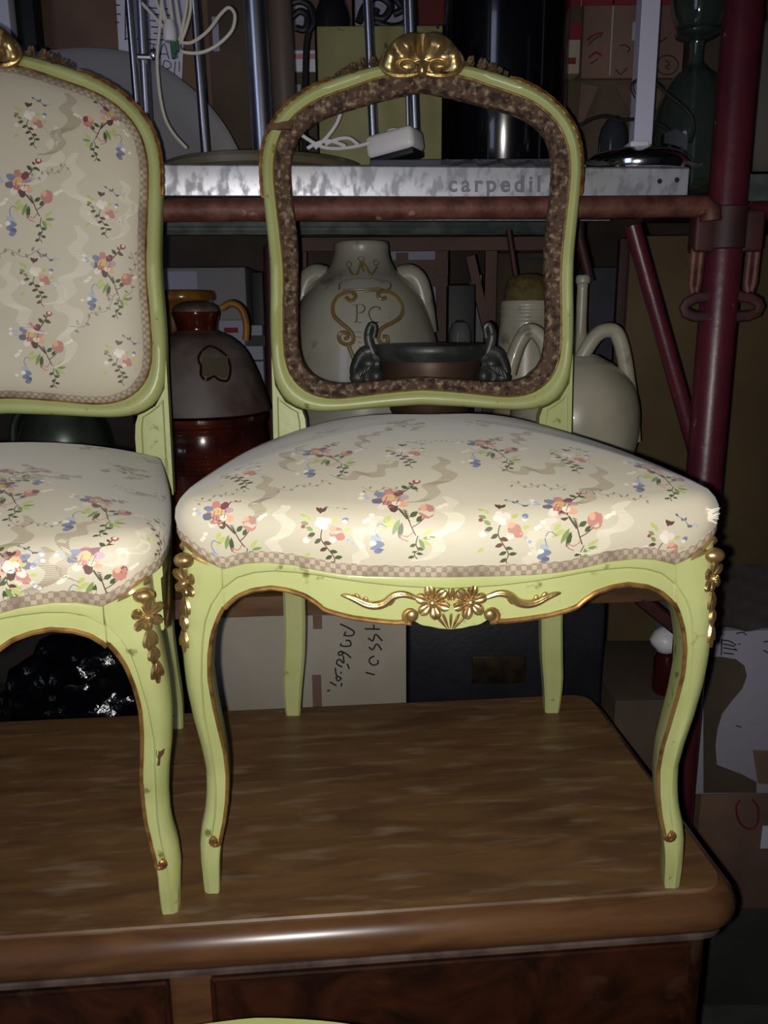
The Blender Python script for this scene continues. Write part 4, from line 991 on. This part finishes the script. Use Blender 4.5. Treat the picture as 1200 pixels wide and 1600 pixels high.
# 7 pewter can seen under the left chair back
wt, wb, _ = vessel('metal_pitcher', 'grey-green metal pitcher glimpsed under the left chair back', 'pitcher', 100, [(600,40),(606,42),(640,50),(680,66),(760,72),(850,60)], .66, M_PEWTER)
MB().tube(catmull([P(52,628,.65)-wt.location, P(34,640,.65)-wt.location, P(22,665,.65)-wt.location, P(24,700,.65)-wt.location, P(40,730,.65)-wt.location], 5), .007, 9).build('handle', M_PEWTER, wt)
# 8 slatted wooden rack behind
rk = thing('wooden_rack', 'red-brown wooden rack of rails and slats behind the jars', 'rack', (P(690,500,1.16).x,1.16,ZS))
def bar(name, x0, y0, x1, y1, wpx, Y, m, th):
    a, b = P(x0, y0, Y), P(x1, y1, Y); r = wpx*depth(a)/FPX/2; d = (b-a).normalized(); n = d.cross(Vector((0,1,0))).normalized()*r; k = Vector((0,.016,0))
    return put(MB().loft([[a-n,a+n,a+n+k,a-n+k],[b-n,b+n,b+n+k,b-n+k]]), name, m, th, smooth=False)
bar('top_rail', 440,382,905,380,20,1.12,M_WOODD,rk); bar('middle_rail', 590,420,700,418,24,1.14,M_WOODD,rk)
for a in ((690,392,693,690),(628,395,630,520),(470,392,466,690),(768,392,762,690)): bar('post', *a, 18, 1.15, M_WOODD, rk)
bar('slat', 735,400,790,640,14,1.13,M_WOODD,rk); bar('slat', 690,440,640,436,16,1.13,M_WOODD,rk)
single(MB().box((P(700,500,.98).x,.98,ZS),(P(742,500,.98).x,1.03,P(720,445,.98).z),.002), 'narrow_black_box', M_BLACKM, 'narrow black box standing between jar and ribbed pot', 'box')
lb = thing('small_oil_lamp', 'small dark glass lamp catching a glint beside the P.C. jar', 'lamp', (P(718,560,.9).x,.9,ZS))
x, pr = lprof(718, [(500,5),(506,12),(520,17),(545,18),(560,12),(575,20),(640,22),(800,24)], .9)
MB().lathe([(r, z-ZS) for r, z in pr]+[(.02,0)], 20).build('body', M_BRONZE, lb)
MB().lathe([(r*1.02, z-ZS+.002) for r, z in pr[1:4]], 20).build('chimney', M_GLASSC, lb)
bar_th = single(vpole(795,360,812,470,.95,.006,10), 'iron_rod', M_REDOLD, 'thin red iron rod slanting above the ribbed pot', 'rod')
single(MB().tube([Vector((P(903,372,.95).x,.95,ZD-.0035)), P(905,372,.95), P(922,440,.95)], .010, 10), 'iron_rod', M_REDOLD, 'short red iron rod above the white bottle', 'rod')
# 9 cartons in the dark at the back of the middle shelf
def carton(label, x0, y0, x1, y1, Y, d, m, stripes=(), cat='box', group=None, name='carton', base=None):
    t = thing(name, label, cat, P((x0+x1)/2, y1, Y)+Vector((0,d/2,0)), 0, group)
    if group == BK: base = ZS
    if y1 >= 300 and y0 < 200: base = ZD
    bx_ = pxbox(x0,y0,x1,y1,Y,d,.002)
    if base is not None:
        zt = max(v[2] for v in bx_.v); bx_ = MB().box((min(v[0] for v in bx_.v),Y,base),(max(v[0] for v in bx_.v),Y+d,zt),.002); t.location.z = base
    b = put(bx_, 'body', m, t)
    for (sx0, sy0, sx1, sy1, mm, nm) in stripes: put(pxbox(sx0,sy0,sx1,sy1,Y-.0012,.0012,0), nm, mm, t, smooth=False)
    return t
carton('dark grey carton with two round holes behind the dusty jar', 255,418,386,560,1.19,.2,M_GREYPL,[(262,424,308,452,M_LABEL,'label')],group=BK)
carton('small pale lilac carton beside the dusty jar handle', 345,500,384,640,1.10,.05,M_LABEL,[(350,512,372,520,M_REDINK,'print')],group=BK)
carton('pale carton with dark bands left of the thin red post', 385,508,413,690,1.12,.04,M_LABEL,[(385,524,414,541,M_BLACKM,'band'),(385,562,414,565,M_BLACKM,'band')],group=BK)
carton('dark box tall behind the thin red post', 393,425,412,505,1.21,.1,M_BLACKM,group=BK)
carton('pale bluish carton behind the rack slats', 600,392,700,470,1.28,.03,M_LABEL,[(606,408,694,430,M_WOODD,'band')],group=BK)
carton('grey-blue carton low behind the P.C. jar shoulder', 640,472,760,700,1.32,.07,M_GREYPL,[(735,430,752,470,M_LABEL,'label')],group=BK)
carton('slate blue carton behind the white bottle', 905,418,962,690,1.28,.1,M_BOARD,group=BK)
carton('dark cardboard box behind the rack top rail', 470,372,600,520,1.42,.2,M_CARDD,group=BK)
carton('dark brown box behind the ribbed pot', 770,395,900,640,1.40,.2,M_CARDD,[(790,402,880,408,M_BLACKM,'band')],group=BK)
# ------------------------------------------------------------------ under the shelf
c1 = carton('white carton with felt-pen writing under the open-backed chair', 338,962,635,1160,.53,.25,M_CARDW,[(489,962,503,983,M_CARD,'tape'),(489,1055,503,1160,M_CARD,'tape')])
def Q(pts): return [(490+x/8, 960+y/8) for x, y in pts]
ink('handwriting', [Q(l) for l in ([(330,120),(420,160),(500,210),(500,250),(450,270),(370,260)],[(400,215),(380,265)],[(400,325),(450,330),(465,385),(410,400),(340,390),(345,365)],[(350,460),(310,480),(320,510),(365,500),(350,465),(420,500),(465,545)],[(370,520),(375,610),(320,560),(285,610),(355,660)],[(420,620),(445,680)],[(270,670),(285,760),(345,800),(300,830),(280,780)],[(345,720),(340,740)],[(205,845),(285,890)],[(350,860),(345,900)],[(170,960),(205,945)],
    [(640,180),(830,185)],[(750,130),(755,190)],[(680,295),(740,330),(775,250),(855,330)],[(690,410),(740,440),(790,370),(850,445)],[(760,520),(705,550),(700,600),(750,635),(805,610),(800,570)],[(650,725),(765,755)])], .5285, 2.6, M_FELT, c1)
tr = thing('luggage_chest', 'black travelling trunk with a tarnished lock plate, behind the chair legs', 'trunk', P(788,1150,.55)+Vector((0,.2,0)))
put(pxbox(637,940,942,1160,.55,.4,.006), 'body', M_TRUNK, tr)
lk = put(pxbox(738,1026,822,1068,.547,.003,.001), 'lock_plate', mat('tarnished_brass', srgb(58,44,26), .45, .6, col2=srgb(34,26,18), scale=40), tr)
put(pxbox(770,1034,806,1056,.543,.006,.001), 'hasp', M_BRONZE, lk)
for px_, py_ in ((746,1034),(746,1060),(814,1034),(814,1060),(758,1045)):
    q = P(px_,py_,.546); put(MB().ball(q, (.0022,.0014,.0022), n=8, m=5), 'rivet', M_GILTLINE, lk)
def bagmesh(cx, cy, cz, rx, ry, rz, seed, n=40, m=26, amp=.16, fq=3.2):
    g = np.random.default_rng(seed); K = g.normal(size=(14,3))*fq; ph = g.uniform(0, 6, 14); mb = MB(); secs = []
    for i in range(m+1):
        t = PI*i/m; row = []
        for k in range(n):
            a = 2*PI*k/n; d = np.array((math.sin(t)*math.cos(a), math.sin(t)*math.sin(a), math.cos(t)))
            f = 1+amp*sum(abs(math.sin(float(K[j]@d)+ph[j])) for j in range(14))/14*2-amp
            row.append((cx+rx*f*d[0], cy+ry*f*d[1], cz+rz*f*d[2]))
        secs.append(row)
    return mb.loft(secs)
q = P(110,1060,.60)
single(bagmesh(q.x+.01, .63, -.150, .140, .095, .145, 4, 72, 48, .26, 5.5), 'plastic_bag', M_BAG, 'crumpled glossy black plastic bag under the left chair', 'bag', angle=25)
q = P(10,1040,.62)
single(bagmesh(q.x-.20, .63, -.160, .110, .095, .135, 9, 60, 40, .26, 5.5), 'plastic_bag', M_BAG, 'smaller black plastic bag at the left edge under the left chair', 'bag', angle=25)
# ------------------------------------------------------------------ right of the dresser
pn = thing('hardboard_panel', 'large olive-brown hardboard panel behind the red upright', 'panel', (P(1120,700,.98).x,.98,FLOOR+.3))
a, b = P(986,372,.98), P(1330,372,.98); zb = P(1100,940,.98).z
put(MB().box((a.x,.98,zb-.25),(b.x,.995,P(1100,368,.98).z),.001), 'sheet', mat('olive_hardboard', srgb(92,76,48), .8, col2=srgb(82,66,42), scale=4), pn)
fb = thing('printed_carton', 'carton with a white printed face and a dark rounded shape, at the right edge', 'box', P(1190,1220,.66)+Vector((0,.15,0)))
put(pxbox(1098,985,1330,1240,.66,.28,.002), 'body', mat('white_printed_face', srgb(150,147,158), .75), fb)
poly = [(1099,1027),(1125,1026),(1150,1030),(1163,1040),(1167,1056),(1160,1076),(1143,1096),(1128,1116),(1121,1140),(1118,1165),(1120,1195),(1160,1210),(1182,1222),(1182,1239),(1099,1239)]
mb = MB(); mb.prism(poly, lambda x, y: P(x, y, .6585), lambda x, y: P(x, y, .66)); put(mb, 'printed_shape', M_CARDD, fb, smooth=False)
mb = MB(); mb.prism([(1176,1172),(1330,1178),(1330,1239),(1184,1224)], lambda x, y: P(x, y, .6582), lambda x, y: P(x, y, .66)); put(mb, 'printed_corner', M_CARD, fb, smooth=False)
ink('printed_letters', [[(1128,1000),(1140,1002),(1150,1008)],[(1130,1006),(1148,1010)],[(1130,1012),(1152,1016)],[(1130,1020),(1146,1022)],[(1128,998),(1127,1024)],[(1154,1006),(1156,1007)],[(1148,1014),(1150,1015)],[(1150,990),(1160,988),(1166,992)],[(1193,1003),(1200,1002)],[(1193,1016),(1200,1020)],[(1150,1108+26),(1158,1108+28)]], .6585, 2.2, M_FELT, fb)
film = MB(); rows = []
for i in range(9):
    r = []
    for k in range(15):
        p = P(1128+k*14, 930, .655); z = P(1150, 982-i*1-k*2.0*i/8, .66).z+.002+i*.0015
        r.append((p.x+.01*i*.2, .655+.030*i+.004*math.sin(k*1.7+i), z+.004*math.sin(k*1.3+i*2.1)))
    rows.append(r)
film.loft(rows+[[(x, y+.002, z-.003) for x, y, z in r] for r in rows[::-1]], closed=False, caps=False)
single(film, 'plastic_sheet', mat('grey_plastic_sheet', srgb(92,88,86), .4), 'grey folded plastic sheet lying over the printed carton', 'plastic sheet')
lc = carton('brown carton with red print below the printed carton, right edge', 1088,1241,1330,1420,.66,.28,M_CARD,[(1190,1290,1330,1325,M_PAPER,'label')])
ink('red_print', [[(1156,1236+14),(1150,1262),(1156,1285),(1172,1296),(1184,1286),(1184,1262),(1176,1250)]], .6585, 4, M_REDINK, lc)
lc2 = carton('grey stained carton on the floor below, right edge', 1092,1421,1360,1900,.66,.28,mat('stained_grey_carton', srgb(66,66,62), .9, col2=srgb(54,54,50), scale=5))
jr = thing('preserve_jar', 'dark preserve jar capped with crumpled white plastic, seen through the right chair leg', 'jar', (P(1042,1060,.62).x,.62,P(1042,1080,.62).z))
x, pr = lprof(1042, [(1080,0.5),(1080,20),(1076,22),(1030,22),(1022,18),(1018,18)], .62)
MB().lathe([(r, z-jr.location.z) for r, z in pr], 24).build('glass_body', mat('dark_jam_glass', srgb(52,16,14), .15), jr)
q = P(1042,1000,.62)-jr.location
bagmesh(q.x, q.y, q.z, .026, .026, .022, 3, 24, 14, .2).build('plastic_cap', M_WHITEPL, jr, angle=30)
single(MB().box((P(1042,1080,.62).x-.10,.585,P(1042,1080,.62).z-.30),(P(1042,1080,.62).x+.05,.85,P(1042,1080,.62).z),.002), 'carton', M_CARDD, 'dark carton carrying the preserve jar beside the trunk', 'box')
single(MB().box((.36,.60,FLOOR),(.50,.95,P(1042,1080,.62).z-.30),.002), 'carton', M_CARDD, 'dark carton on the floor behind the dresser corner', 'box')
mb = MB(); a, b = P(1000,935,.54), P(1062,985,.54); mb.tube([a,b], .012, 8)
single(mb, 'loose_slat', M_REDOLD, 'dusty red slat slanting above the preserve jar', 'slat')
# ------------------------------------------------------------------ things on the upper shelf
DZ = ZD
def up_from(px, py, Y): q = P(px, py, Y); return Vector((q.x, q.y, DZ))
# grey arched shell
gs = MB(); secs = []
zb = DZ
outl = [(-400,420),(-330,300),(-200,180),(-60,112),(60,90),(150,83),(230,96),(300,140),(345,186),(374,235),(400,300),(418,380)]
c = catmull([P(x, y, .80) for x, y in outl], 4)
front = [(p.x, .80-.03*math.sin(PI*i/(len(c)-1)), max(p.z, zb)) for i, p in enumerate(c)]
n = len(front); cx_ = sum(p[0] for p in front)/n
mb = MB(); rings = []
for k, dy in ((1.0,.012),(1.0,0),(.96,-.004),(.80,.008),(.5,.022),(.02,.03)):
    rings.append([(cx_+(x-cx_)*k, y+dy, zb+(z-zb)*k) for x, y, z in front])
rings = [[(x, y+.016, z) for x, y, z in rings[-1]]]+[[(x, y+.014, z) for x, y, z in rings[1]]]+rings[1:]
mb.loft(rings, closed=False, caps=False)
single(mb, 'plastic_shell', M_GREYPL, 'big grey arched plastic shell leaning behind the chrome tubes', 'chair shell', angle=60)
# cartons behind
k1 = carton('brown carton with a white printed sheet, behind the left chair crest', 62,-60,395,330,.98,.4,M_CARD)
sh = MB(); pp = [P(x, y, .975) for x, y in ((178,-60),(292,-60),(284,128),(186,86))]
sh.loft([[p for p in pp],[p+Vector((0,.001,0)) for p in pp]]); put(sh, 'printed_sheet', M_PAPER, k1, smooth=False)
ink('sheet_print', [[(196,-20),(196,56),(200,60),(250,62),(280,62)],[(196,-5),(280,-5)],[(180,8),(187,8)],[(182,22),(188,22)],[(180,35),(186,35)],[(232,12),(262,14)],[(234,22),(268,24)],[(234,32),(262,34)],[(236,42),(268,44)],[(240,52),(266,53)],[(197,40),(206,40)]], .9742, 2.0, M_INK, k1)
ink('sheet_handwriting', [[(240,70),(238,90)],[(233,68),(246,70)],[(248,92),(256,68),(264,92)],[(251,84),(262,85)],[(254,120),(256,96),(266,98),(266,106),(256,108)],[(274,96),(272,116)],[(280,96),(280,112)],[(207,78),(202,92),(206,96)]], .9742, 2.0, mat('violet_pen', srgb(120,80,110), .8), k1)
carton('dark brown carton between chrome tube and grey shell', 330,-40,400,300,.94,.03,M_CARDD,[(332,26,342,80,M_LABEL,'label')])
single(pxbox(28,-60,64,330,.93,.04), 'black_board', M_BLACKM, 'black upright panel behind the left chair crest', 'panel')
single(pxbox(-60,-60,12,60,.90,.03), 'white_card', M_PAPER, 'white card at the very top left corner', 'card')
carton('violet grey carton at the top left edge', -120,-60,40,330,.99,.3,M_GREYPL)
# chrome tubes
def pole(label, x0, y0, x1, y1, Y, rpx, m=M_CHROME, name='chrome_tube', group='chrome tubes standing on the upper shelf'):
    a, b = P(x0, y0, Y), P(x1, y1, Y); d = (a-b).normalized(); bot = b-d*((b.z-DZ)/d.z)
    r = rpx*depth(a)/FPX; mb = MB(); mb.tube([bot, a+d*.25], r, 18)
    return single(mb, name, m, label, 'tube', group)
pole('leftmost thin chrome tube behind the left chair shoulder', 202,0,216,175,.60,7)
t2 = pole('thin chrome tube with a clamp joint, second from the left', 221,0,231,190,.61,8)
pole('thin chrome tube passing through the white cable loop', 304,0,321,230,.66,8)
pole('thick chrome pipe left of the open chair back', 398,0,412,230,.60,18,M_CHROMED)
pole('dull grey-brown pole right beside the thick chrome pipe', 436,0,448,230,.66,19,mat('dull_brown_pole', srgb(104,90,84), .45, .2, col2=srgb(88,78,76), scale=10, stretch=(1,1,.1)))
pole('chrome tube with rusty foot before the olive sheet', 575,0,584,215,.69,8)
pole('bright chrome tube crossing behind the gilt crest', 642,0,650,215,.69,8)
pole('thin chrome tube just left of the bright one at the top edge', 633,0,636,120,.74,4)
# clamp on second tube
mb = MB(); q = P(218,88,.60); mb.tube([q+Vector((-.012,0,0)), q+Vector((.018,.004,0))], .004, 8); mb.ball(q+Vector((.02,0,.002)), (.006,.006,.008))
single(mb, 'tube_clamp', M_CHROMED, 'small clamp joining the two left chrome tubes', 'clamp')
# cables
def cable(label, lines, Y, r, m, name='cable', group=None):
    t = thing(name, label, 'cable', P(*lines[0][0], Y), 0, group)
    for ln in lines: put(MB().tube(catmull([P(x, y, Y) for x, y in ln], 6), r, 7), 'strand', m, t)
    return t
ct_ = cable('ivory cable bundle with a big loop hanging beside the chrome tubes', [
    [(278,66),(300,66),(325,48),(345,22),(358,12),(367,24),(362,48),(340,70),(315,82),(290,82),(276,76)],
    [(262,-30),(268,20),(274,60),(280,78)],[(288,-30),(292,0),(286,40),(278,70)],[(296,-30),(298,10),(292,40),(282,68)],[(270,-30),(278,20),(284,60)],[(222,5),(240,25),(262,50),(268,58)],[(236,-30),(245,5),(262,42)],[(252,-30),(254,10),(264,44)],
    [(254,-20),(250,40),(246,80),(246,110),(250,150),(258,185),(272,210),(292,232)]], .58, .0024, M_CABLE)
q0 = P(262,40,.575)
put(MB().lathe([(.0005,.013),(.006,.013),(.009,.004),(.0095,-.006),(.0085,-.014),(.0005,-.014)], 16, (P(265,48,.57).x,.57,P(265,48,.57).z)), 'socket_cap', M_WHITEPL, ct_)
for i, (x, y) in enumerate(((268,66),(272,74),(276,70),(270,82))):
    q = P(x, y, .572); put(MB().tube([q+Vector((0,0,.006)), q+Vector((.001,0,-.008))], .003, 7), 'terminal', M_GREENPLUG, ct_)
# olive sheet, dark slab, tray
ol = thing('olive_metal_sheet', 'olive painted metal sheet standing behind the open chair back', 'metal sheet', (P(594,235,.74).x,.74,DZ))
mb = MB(); lo = P(497,240,.74); hi = P(691,38,.74); mb.box((P(497,140,.74).x,.74,DZ),(P(691,140,.74).x,.746,P(594,40,.74).z),.002); put(mb, 'sheet', M_OLIVE, ol)
q = P(684,42,.739); put(MB().tube([q,q+Vector((0,.002,0))], .003, 10), 'hole', M_BLACKM, ol)
sl = MB(); a, b = P(578,246,.53,SL), P(893,246,.53,SL)
sl.box((a.x,.565,DZ),(b.x,.66,DZ+.019),.002); single(sl, 'slate_board', M_BOARD, 'dark slate-grey board lying on the upper shelf behind the frame', 'board')
q = P(395,250,.52); tz = DZ
ty = MB(); prof = [(.0005,0),(.135,0),(.150,.006),(.155,.013),(.150,.019),(.12,.0235),(.0005,.026)]
ty.lathe(prof, 48, (q.x,.635,DZ)); single(ty, 'wrapped_tray', mat('film_wrapped_tray', srgb(120,116,112), .28, col2=srgb(92,84,66), scale=5), 'flat round tray wrapped in film on the zinc plank', 'tray', angle=30)
# white adapter with cord
ad = thing('power_adapter', 'white plug-in adapter box seen through the open chair back', 'adapter', (P(615,225,.575).x,.575,DZ+.019))
z0 = DZ+.0195; c0 = Vector((P(617,215,.585).x, .59, z0+.024))
Rm = Matrix.Rotation(math.radians(-24), 3, 'Z') @ Matrix.Rotation(math.radians(-9), 3, 'Y')
q = MB().box((-.038,-.026,-.016),(.038,.026,.016),.0085); put(MB().add([c0+Rm @ Vector(v) for v in q.v], q.f), 'case', M_WHITEPL, ad, angle=30)
q = MB().box((-.033,-.022,-.0235),(.035,.022,-.014),.002); put(MB().add([c0+Rm @ Vector(v) for v in q.v], q.f), 'case_shadow', M_BLACKM, ad)  # black block drawn for the shadow wedge under the case
q = MB().lathe([(.0005,.020),(.010,.020),(.0115,.014)], 18); put(MB().add([c0+Rm @ Vector(v) for v in q.v], q.f), 'knob', M_WHITEPL, ad)
cable('white cords curling beside the adapter box', [[(580,222),(560,228),(530,232),(505,230),(485,220),(470,210)],[(492,232),(510,215),(525,195),(532,178)],[(540,228),(515,220),(495,224),(480,232)],[(560,226),(545,216),(525,218),(508,226)]], .572, .0027, M_WHITEPL)
# black cylinder
x, pr = lprof(789, [(120,96)], .88); r = pr[0][0]
bc = thing('black_cylinder', 'big glossy black cylinder standing on the upper shelf', 'cylinder', (x,.88,DZ))
MB().lathe([(.0005,0),(r*.98,0),(r,.004),(r,.62),(r*.98,.624),(.0005,.624)], 64).build('drum', M_BLACK, bc, angle=40)
for a in (-1.95,-1.12): MB().tube([(r*math.cos(a), r*math.sin(a), .004),(r*math.cos(a), r*math.sin(a), .62)], .0018, 6).build('seam', M_BLACKM, bc)
# black ironwork and oddments at the very top
ir = thing('scroll_iron', 'black wrought-iron scrolls peeping over the olive sheet', 'ironwork', (P(600,20,.86).x,.86,DZ))
lines = [[(560,36),(570,10),(590,-5),(610,8),(600,28),(585,26),(588,14)],[(588,34),(610,42),(632,36),(640,14),(634,-8)],[(600,-20),(618,-2),(628,14),(615,22)],[(640,50),(641,250)]]
put(MB().tube(catmull([P(x,y,.86) for x,y in lines[3]]+[Vector((P(641,250,.86).x,.86,DZ))], 3), .006, 8), 'stem', M_BLACKM, ir)
for l in lines[:3]: put(MB().tube(catmull([P(x,y,.86) for x,y in l], 6), .0062, 8), 'scroll', M_BLACKM, ir)
ir2 = thing('scroll_iron', 'black wrought-iron scrolls right of the dull pole', 'ironwork', (P(475,40,.84).x,.84,DZ))
for l in ([(450,6),(470,2),(485,12),(490,34),(482,50)],[(452,30),(468,18),(480,26),(476,46),(462,44)],[(482,50),(478,90),(476,250)]):
    put(MB().tube(catmull([P(x,y,.84) for x,y in l], 6), .0055, 8), 'scroll', M_BLACKM, ir2)
vessel('dark_bottle', 'dark rounded bottle top above the olive sheet', 'bottle', 520, [(-40,14),(0,20),(20,26),(45,28),(120,28),(240,26)], .86, mat('dark_bottle_glass', srgb(30,30,34), .2), seat=DZ)
carton('white and pink carton beside the dull pole', 452,78,497,112,1.00,.035,M_PAPER,[(458,84,492,92,mat('pink_print', srgb(190,130,130), .8),'print')])
carton('brown carton with pale top, below the iron scrolls', 440,-50,552,330,1.04,.2,M_CARD,[(462,8,480,40,M_LABEL,'label')])
carton('dark carton under the white and pink one', 448,113,500,330,1.00,.035,M_CARDD,[(460,132,470,158,M_LABEL,'label')])
carton('pale violet carton behind the iron scrolls', 556,-60,638,330,1.06,.2,M_LABEL,[(650,0,662,40,M_REDINK,'print')][:0])
carton('dark red carton between olive sheet and black cylinder', 642,-60,705,330,1.06,.2,mat('dull_red_carton', srgb(96,36,34), .8))
# right: cartons with red print
rc = carton('brown carton with red stripes right of the white lamp column', 912,-60,1072,122,.92,.30,M_CARD,[(912,-60,1072,8,M_REDINK,'stripe'),(988,34,1005,63,M_LABEL,'label'),(955,-10,957,118,M_CARDW,'tape')])
ink('carton_writing', [[(968,72),(976,70),(984,76),(980,82)],[(1010,58),(1018,66),(1034,64),(1042,58)],[(1024,104),(1036,116),(1052,114),(1060,100),(1050,88),(1034,88),(1026,98)],[(1040,94),(1046,100),(1040,104),(1046,108)],[(962,108),(970,116),(980,106)],[(920,70),(930,60),(940,56)],[(922,100),(934,92)]], .9188, 2.0, M_FELT, rc)
ink('red_mark', [[(918,62),(930,54),(942,52)],[(920,90),(932,82),(940,88)]], .9188, 4, M_REDINK, rc)
carton('red and white carton edge beside the black cylinder', 884,-60,909,115,.92,.3,M_CARDW,[(884,-60,909,10,M_REDINK,'stripe'),(884,36,909,62,M_REDINK,'stripe'),(884,10,909,36,M_CARDD,'stripe'),(884,90,900,100,M_REDINK,'stripe')])
oc = carton('open brown carton with folded flaps under the striped carton', 884,124,1075,330,.92,.3,M_CARDD)
for pts in ([(908,130),(935,136),(915,190),(900,215)],[(960,132),(1040,134),(1052,170),(985,176)],[(1010,150),(1060,140),(1056,215),(1030,200)]):
    mb = MB(); p4 = [P(x, y, .915-.012*i) for i, (x, y) in enumerate(pts)]; mb.loft([p4,[p+Vector((0,.004,0)) for p in p4]]); put(mb, 'flap', M_CARD, oc, smooth=False)
# white square column lamp on a chrome base
lx = P(1000,230,.60)
la = thing('column_lamp', 'white square lamp column on a shiny chrome disc base', 'lamp', (P(996,245,.585).x,.585,DZ))
MB().lathe([(.0005,.0),(.076,.0),(.079,.008),(.077,.016),(.064,.026),(.035,.033),(.014,.036),(.0005,.036)], 48).build('base', mat('mirror_chrome', srgb(210,210,218), .12, 1.0), la, angle=40)
a, b = Vector((P(1000,225,.585).x,.585,DZ+.05))-la.location, P(1017,-60,.585)-la.location
put(MB().loft([[a+la.location+Vector((x,y,-.012)) for x, y in ((-.013,-.013),(.013,-.013),(.013,.013),(-.013,.013))],[b+la.location+Vector((x,y,0)) for x, y in ((-.013,-.013),(.013,-.013),(.013,.013),(-.013,.013))]]), 'column', mat('white_lacquer', srgb(182,180,196), .4), la, angle=20)
put(MB().box((P(984,227,.57).x,.565,DZ+.034),(P(1013,227,.57).x,.605,DZ+.042),.002), 'foot_plate', M_WHITEPL, la)
cb_ = cable('thin black cord looped round the white lamp column', [[(905,196),(925,186),(945,182),(970,188),(1000,186),(1030,194),(1046,204)],[(988,230),(1000,210),(1008,196),(998,160),(990,145),(988,132),(1000,124),(1018,126),(1045,148),(1070,168),(1082,185),(1084,205),(1078,222)]], .578, .0026, M_CABLEB)
pl = thing('power_plug', 'black two-pin plug lying on the upper shelf edge', 'plug', P(1062,228,.575)-Vector((0,0,.0)))
put(MB().loft([[P(1035,218,.575)+Vector((0,y,z)) for y, z in ((-.008,-.006),(-.008,.007),(.008,.007),(.008,-.006))],[P(1052,216,.57)+Vector((0,y,z)) for y, z in ((-.013,-.012),(-.013,.010),(.012,.010),(.012,-.012))],[P(1070,224,.56)+Vector((0,y,z)) for y, z in ((-.011,-.012),(-.011,.008),(.01,.008),(.01,-.012))]]), 'body', M_CABLEB, pl, angle=30)
for dx in (0, 17):
    put(MB().tube([P(1046+dx,228,.556), P(1056+dx,246,.545)], .0022, 8), 'pin', M_CHROMED, pl)
gd = thing('glass_shade', 'small smoky glass shade wrapped in film behind the lamp base', 'lamp shade', (P(957,235,.66).x,.66,DZ))
x, pr = lprof(957, [(262,22),(236,22),(215,22),(200,19),(188,12),(182,5)], .66)
MB().lathe([(r_, max(0, z-DZ)) for r_, z in pr], 28).build('shade', mat('smoky_glass', srgb(52,54,60), .12, trans=.3), gd)
bf = thing('bubble_film', 'clear bubble film spread along the plank edge under the lamp', 'plastic film', (P(890,258,.50).x,.50,DZ))
rows = []
for i in range(4):
    r_ = []
    for k in range(46):
        u = k/45; px_ = 690+u*408; p = P(px_, 258, .502, SL)
        r_.append((p.x, p.y-.004+.008*i, DZ+.0065+.0035*math.sin(k*1.9+i*1.3)*math.sin(k*.7+i)+0))
    rows.append(r_)
put(MB().loft(rows+[[(x, y, z-.0012) for x, y, z in r_] for r_ in rows[::-1]], closed=False, caps=False), 'film', M_CLEAR, bf, angle=60)
# green glass vase
vz = thing('green_glass_fountain', 'tall green glass vessel of stacked bulbs behind the red upright', 'glass vessel', (P(1085,120,.70).x,.70,DZ))
def gpart(name, rows, m=M_GLASSG):
    x, pr = lprof(1088, rows, .70); o_ = smoothprof([(r_, max(0.001, z-DZ)) for r_, z in pr], 3)
    if pr[0][0] > .006 and name != 'upper_bulb': o_ = o_+[(max(.001, r_-.003), z) for r_, z in o_[::-1]]
    return MB().lathe(o_, 40).build(name, m, vz, angle=60)
gpart('upper_bulb', [(-70,44),(-30,46),(10,42),(35,36),(46,30),(44,26),(10,38),(-30,42),(-70,40)])
gpart('collar', [(46,28),(50,33),(56,33),(62,24),(66,14)])
gpart('stem', [(62,13),(75,10),(95,10),(104,14),(106,17),(108,12)])
gpart('base_dome', [(104,16),(110,20),(125,36),(150,48),(180,56),(215,60),(262,60),(290,60)])
gpart('inner_rod', [(-70,3),(108,3),(262,3)], M_GLASSC)
# far right edge
single(bagmesh(P(1215,170,.80).x, .80, DZ+.150, .07, .06, .13, 12, 30, 20, .1), 'grey_sack', mat('grey_cloth_sack', srgb(98,94,86), .9), 'grey cloth sack beyond the red upright at the right edge', 'sack')
carton('dark carton beyond the red upright, top right', 1090,-60,1330,330,1.02,.3,M_CARDD)
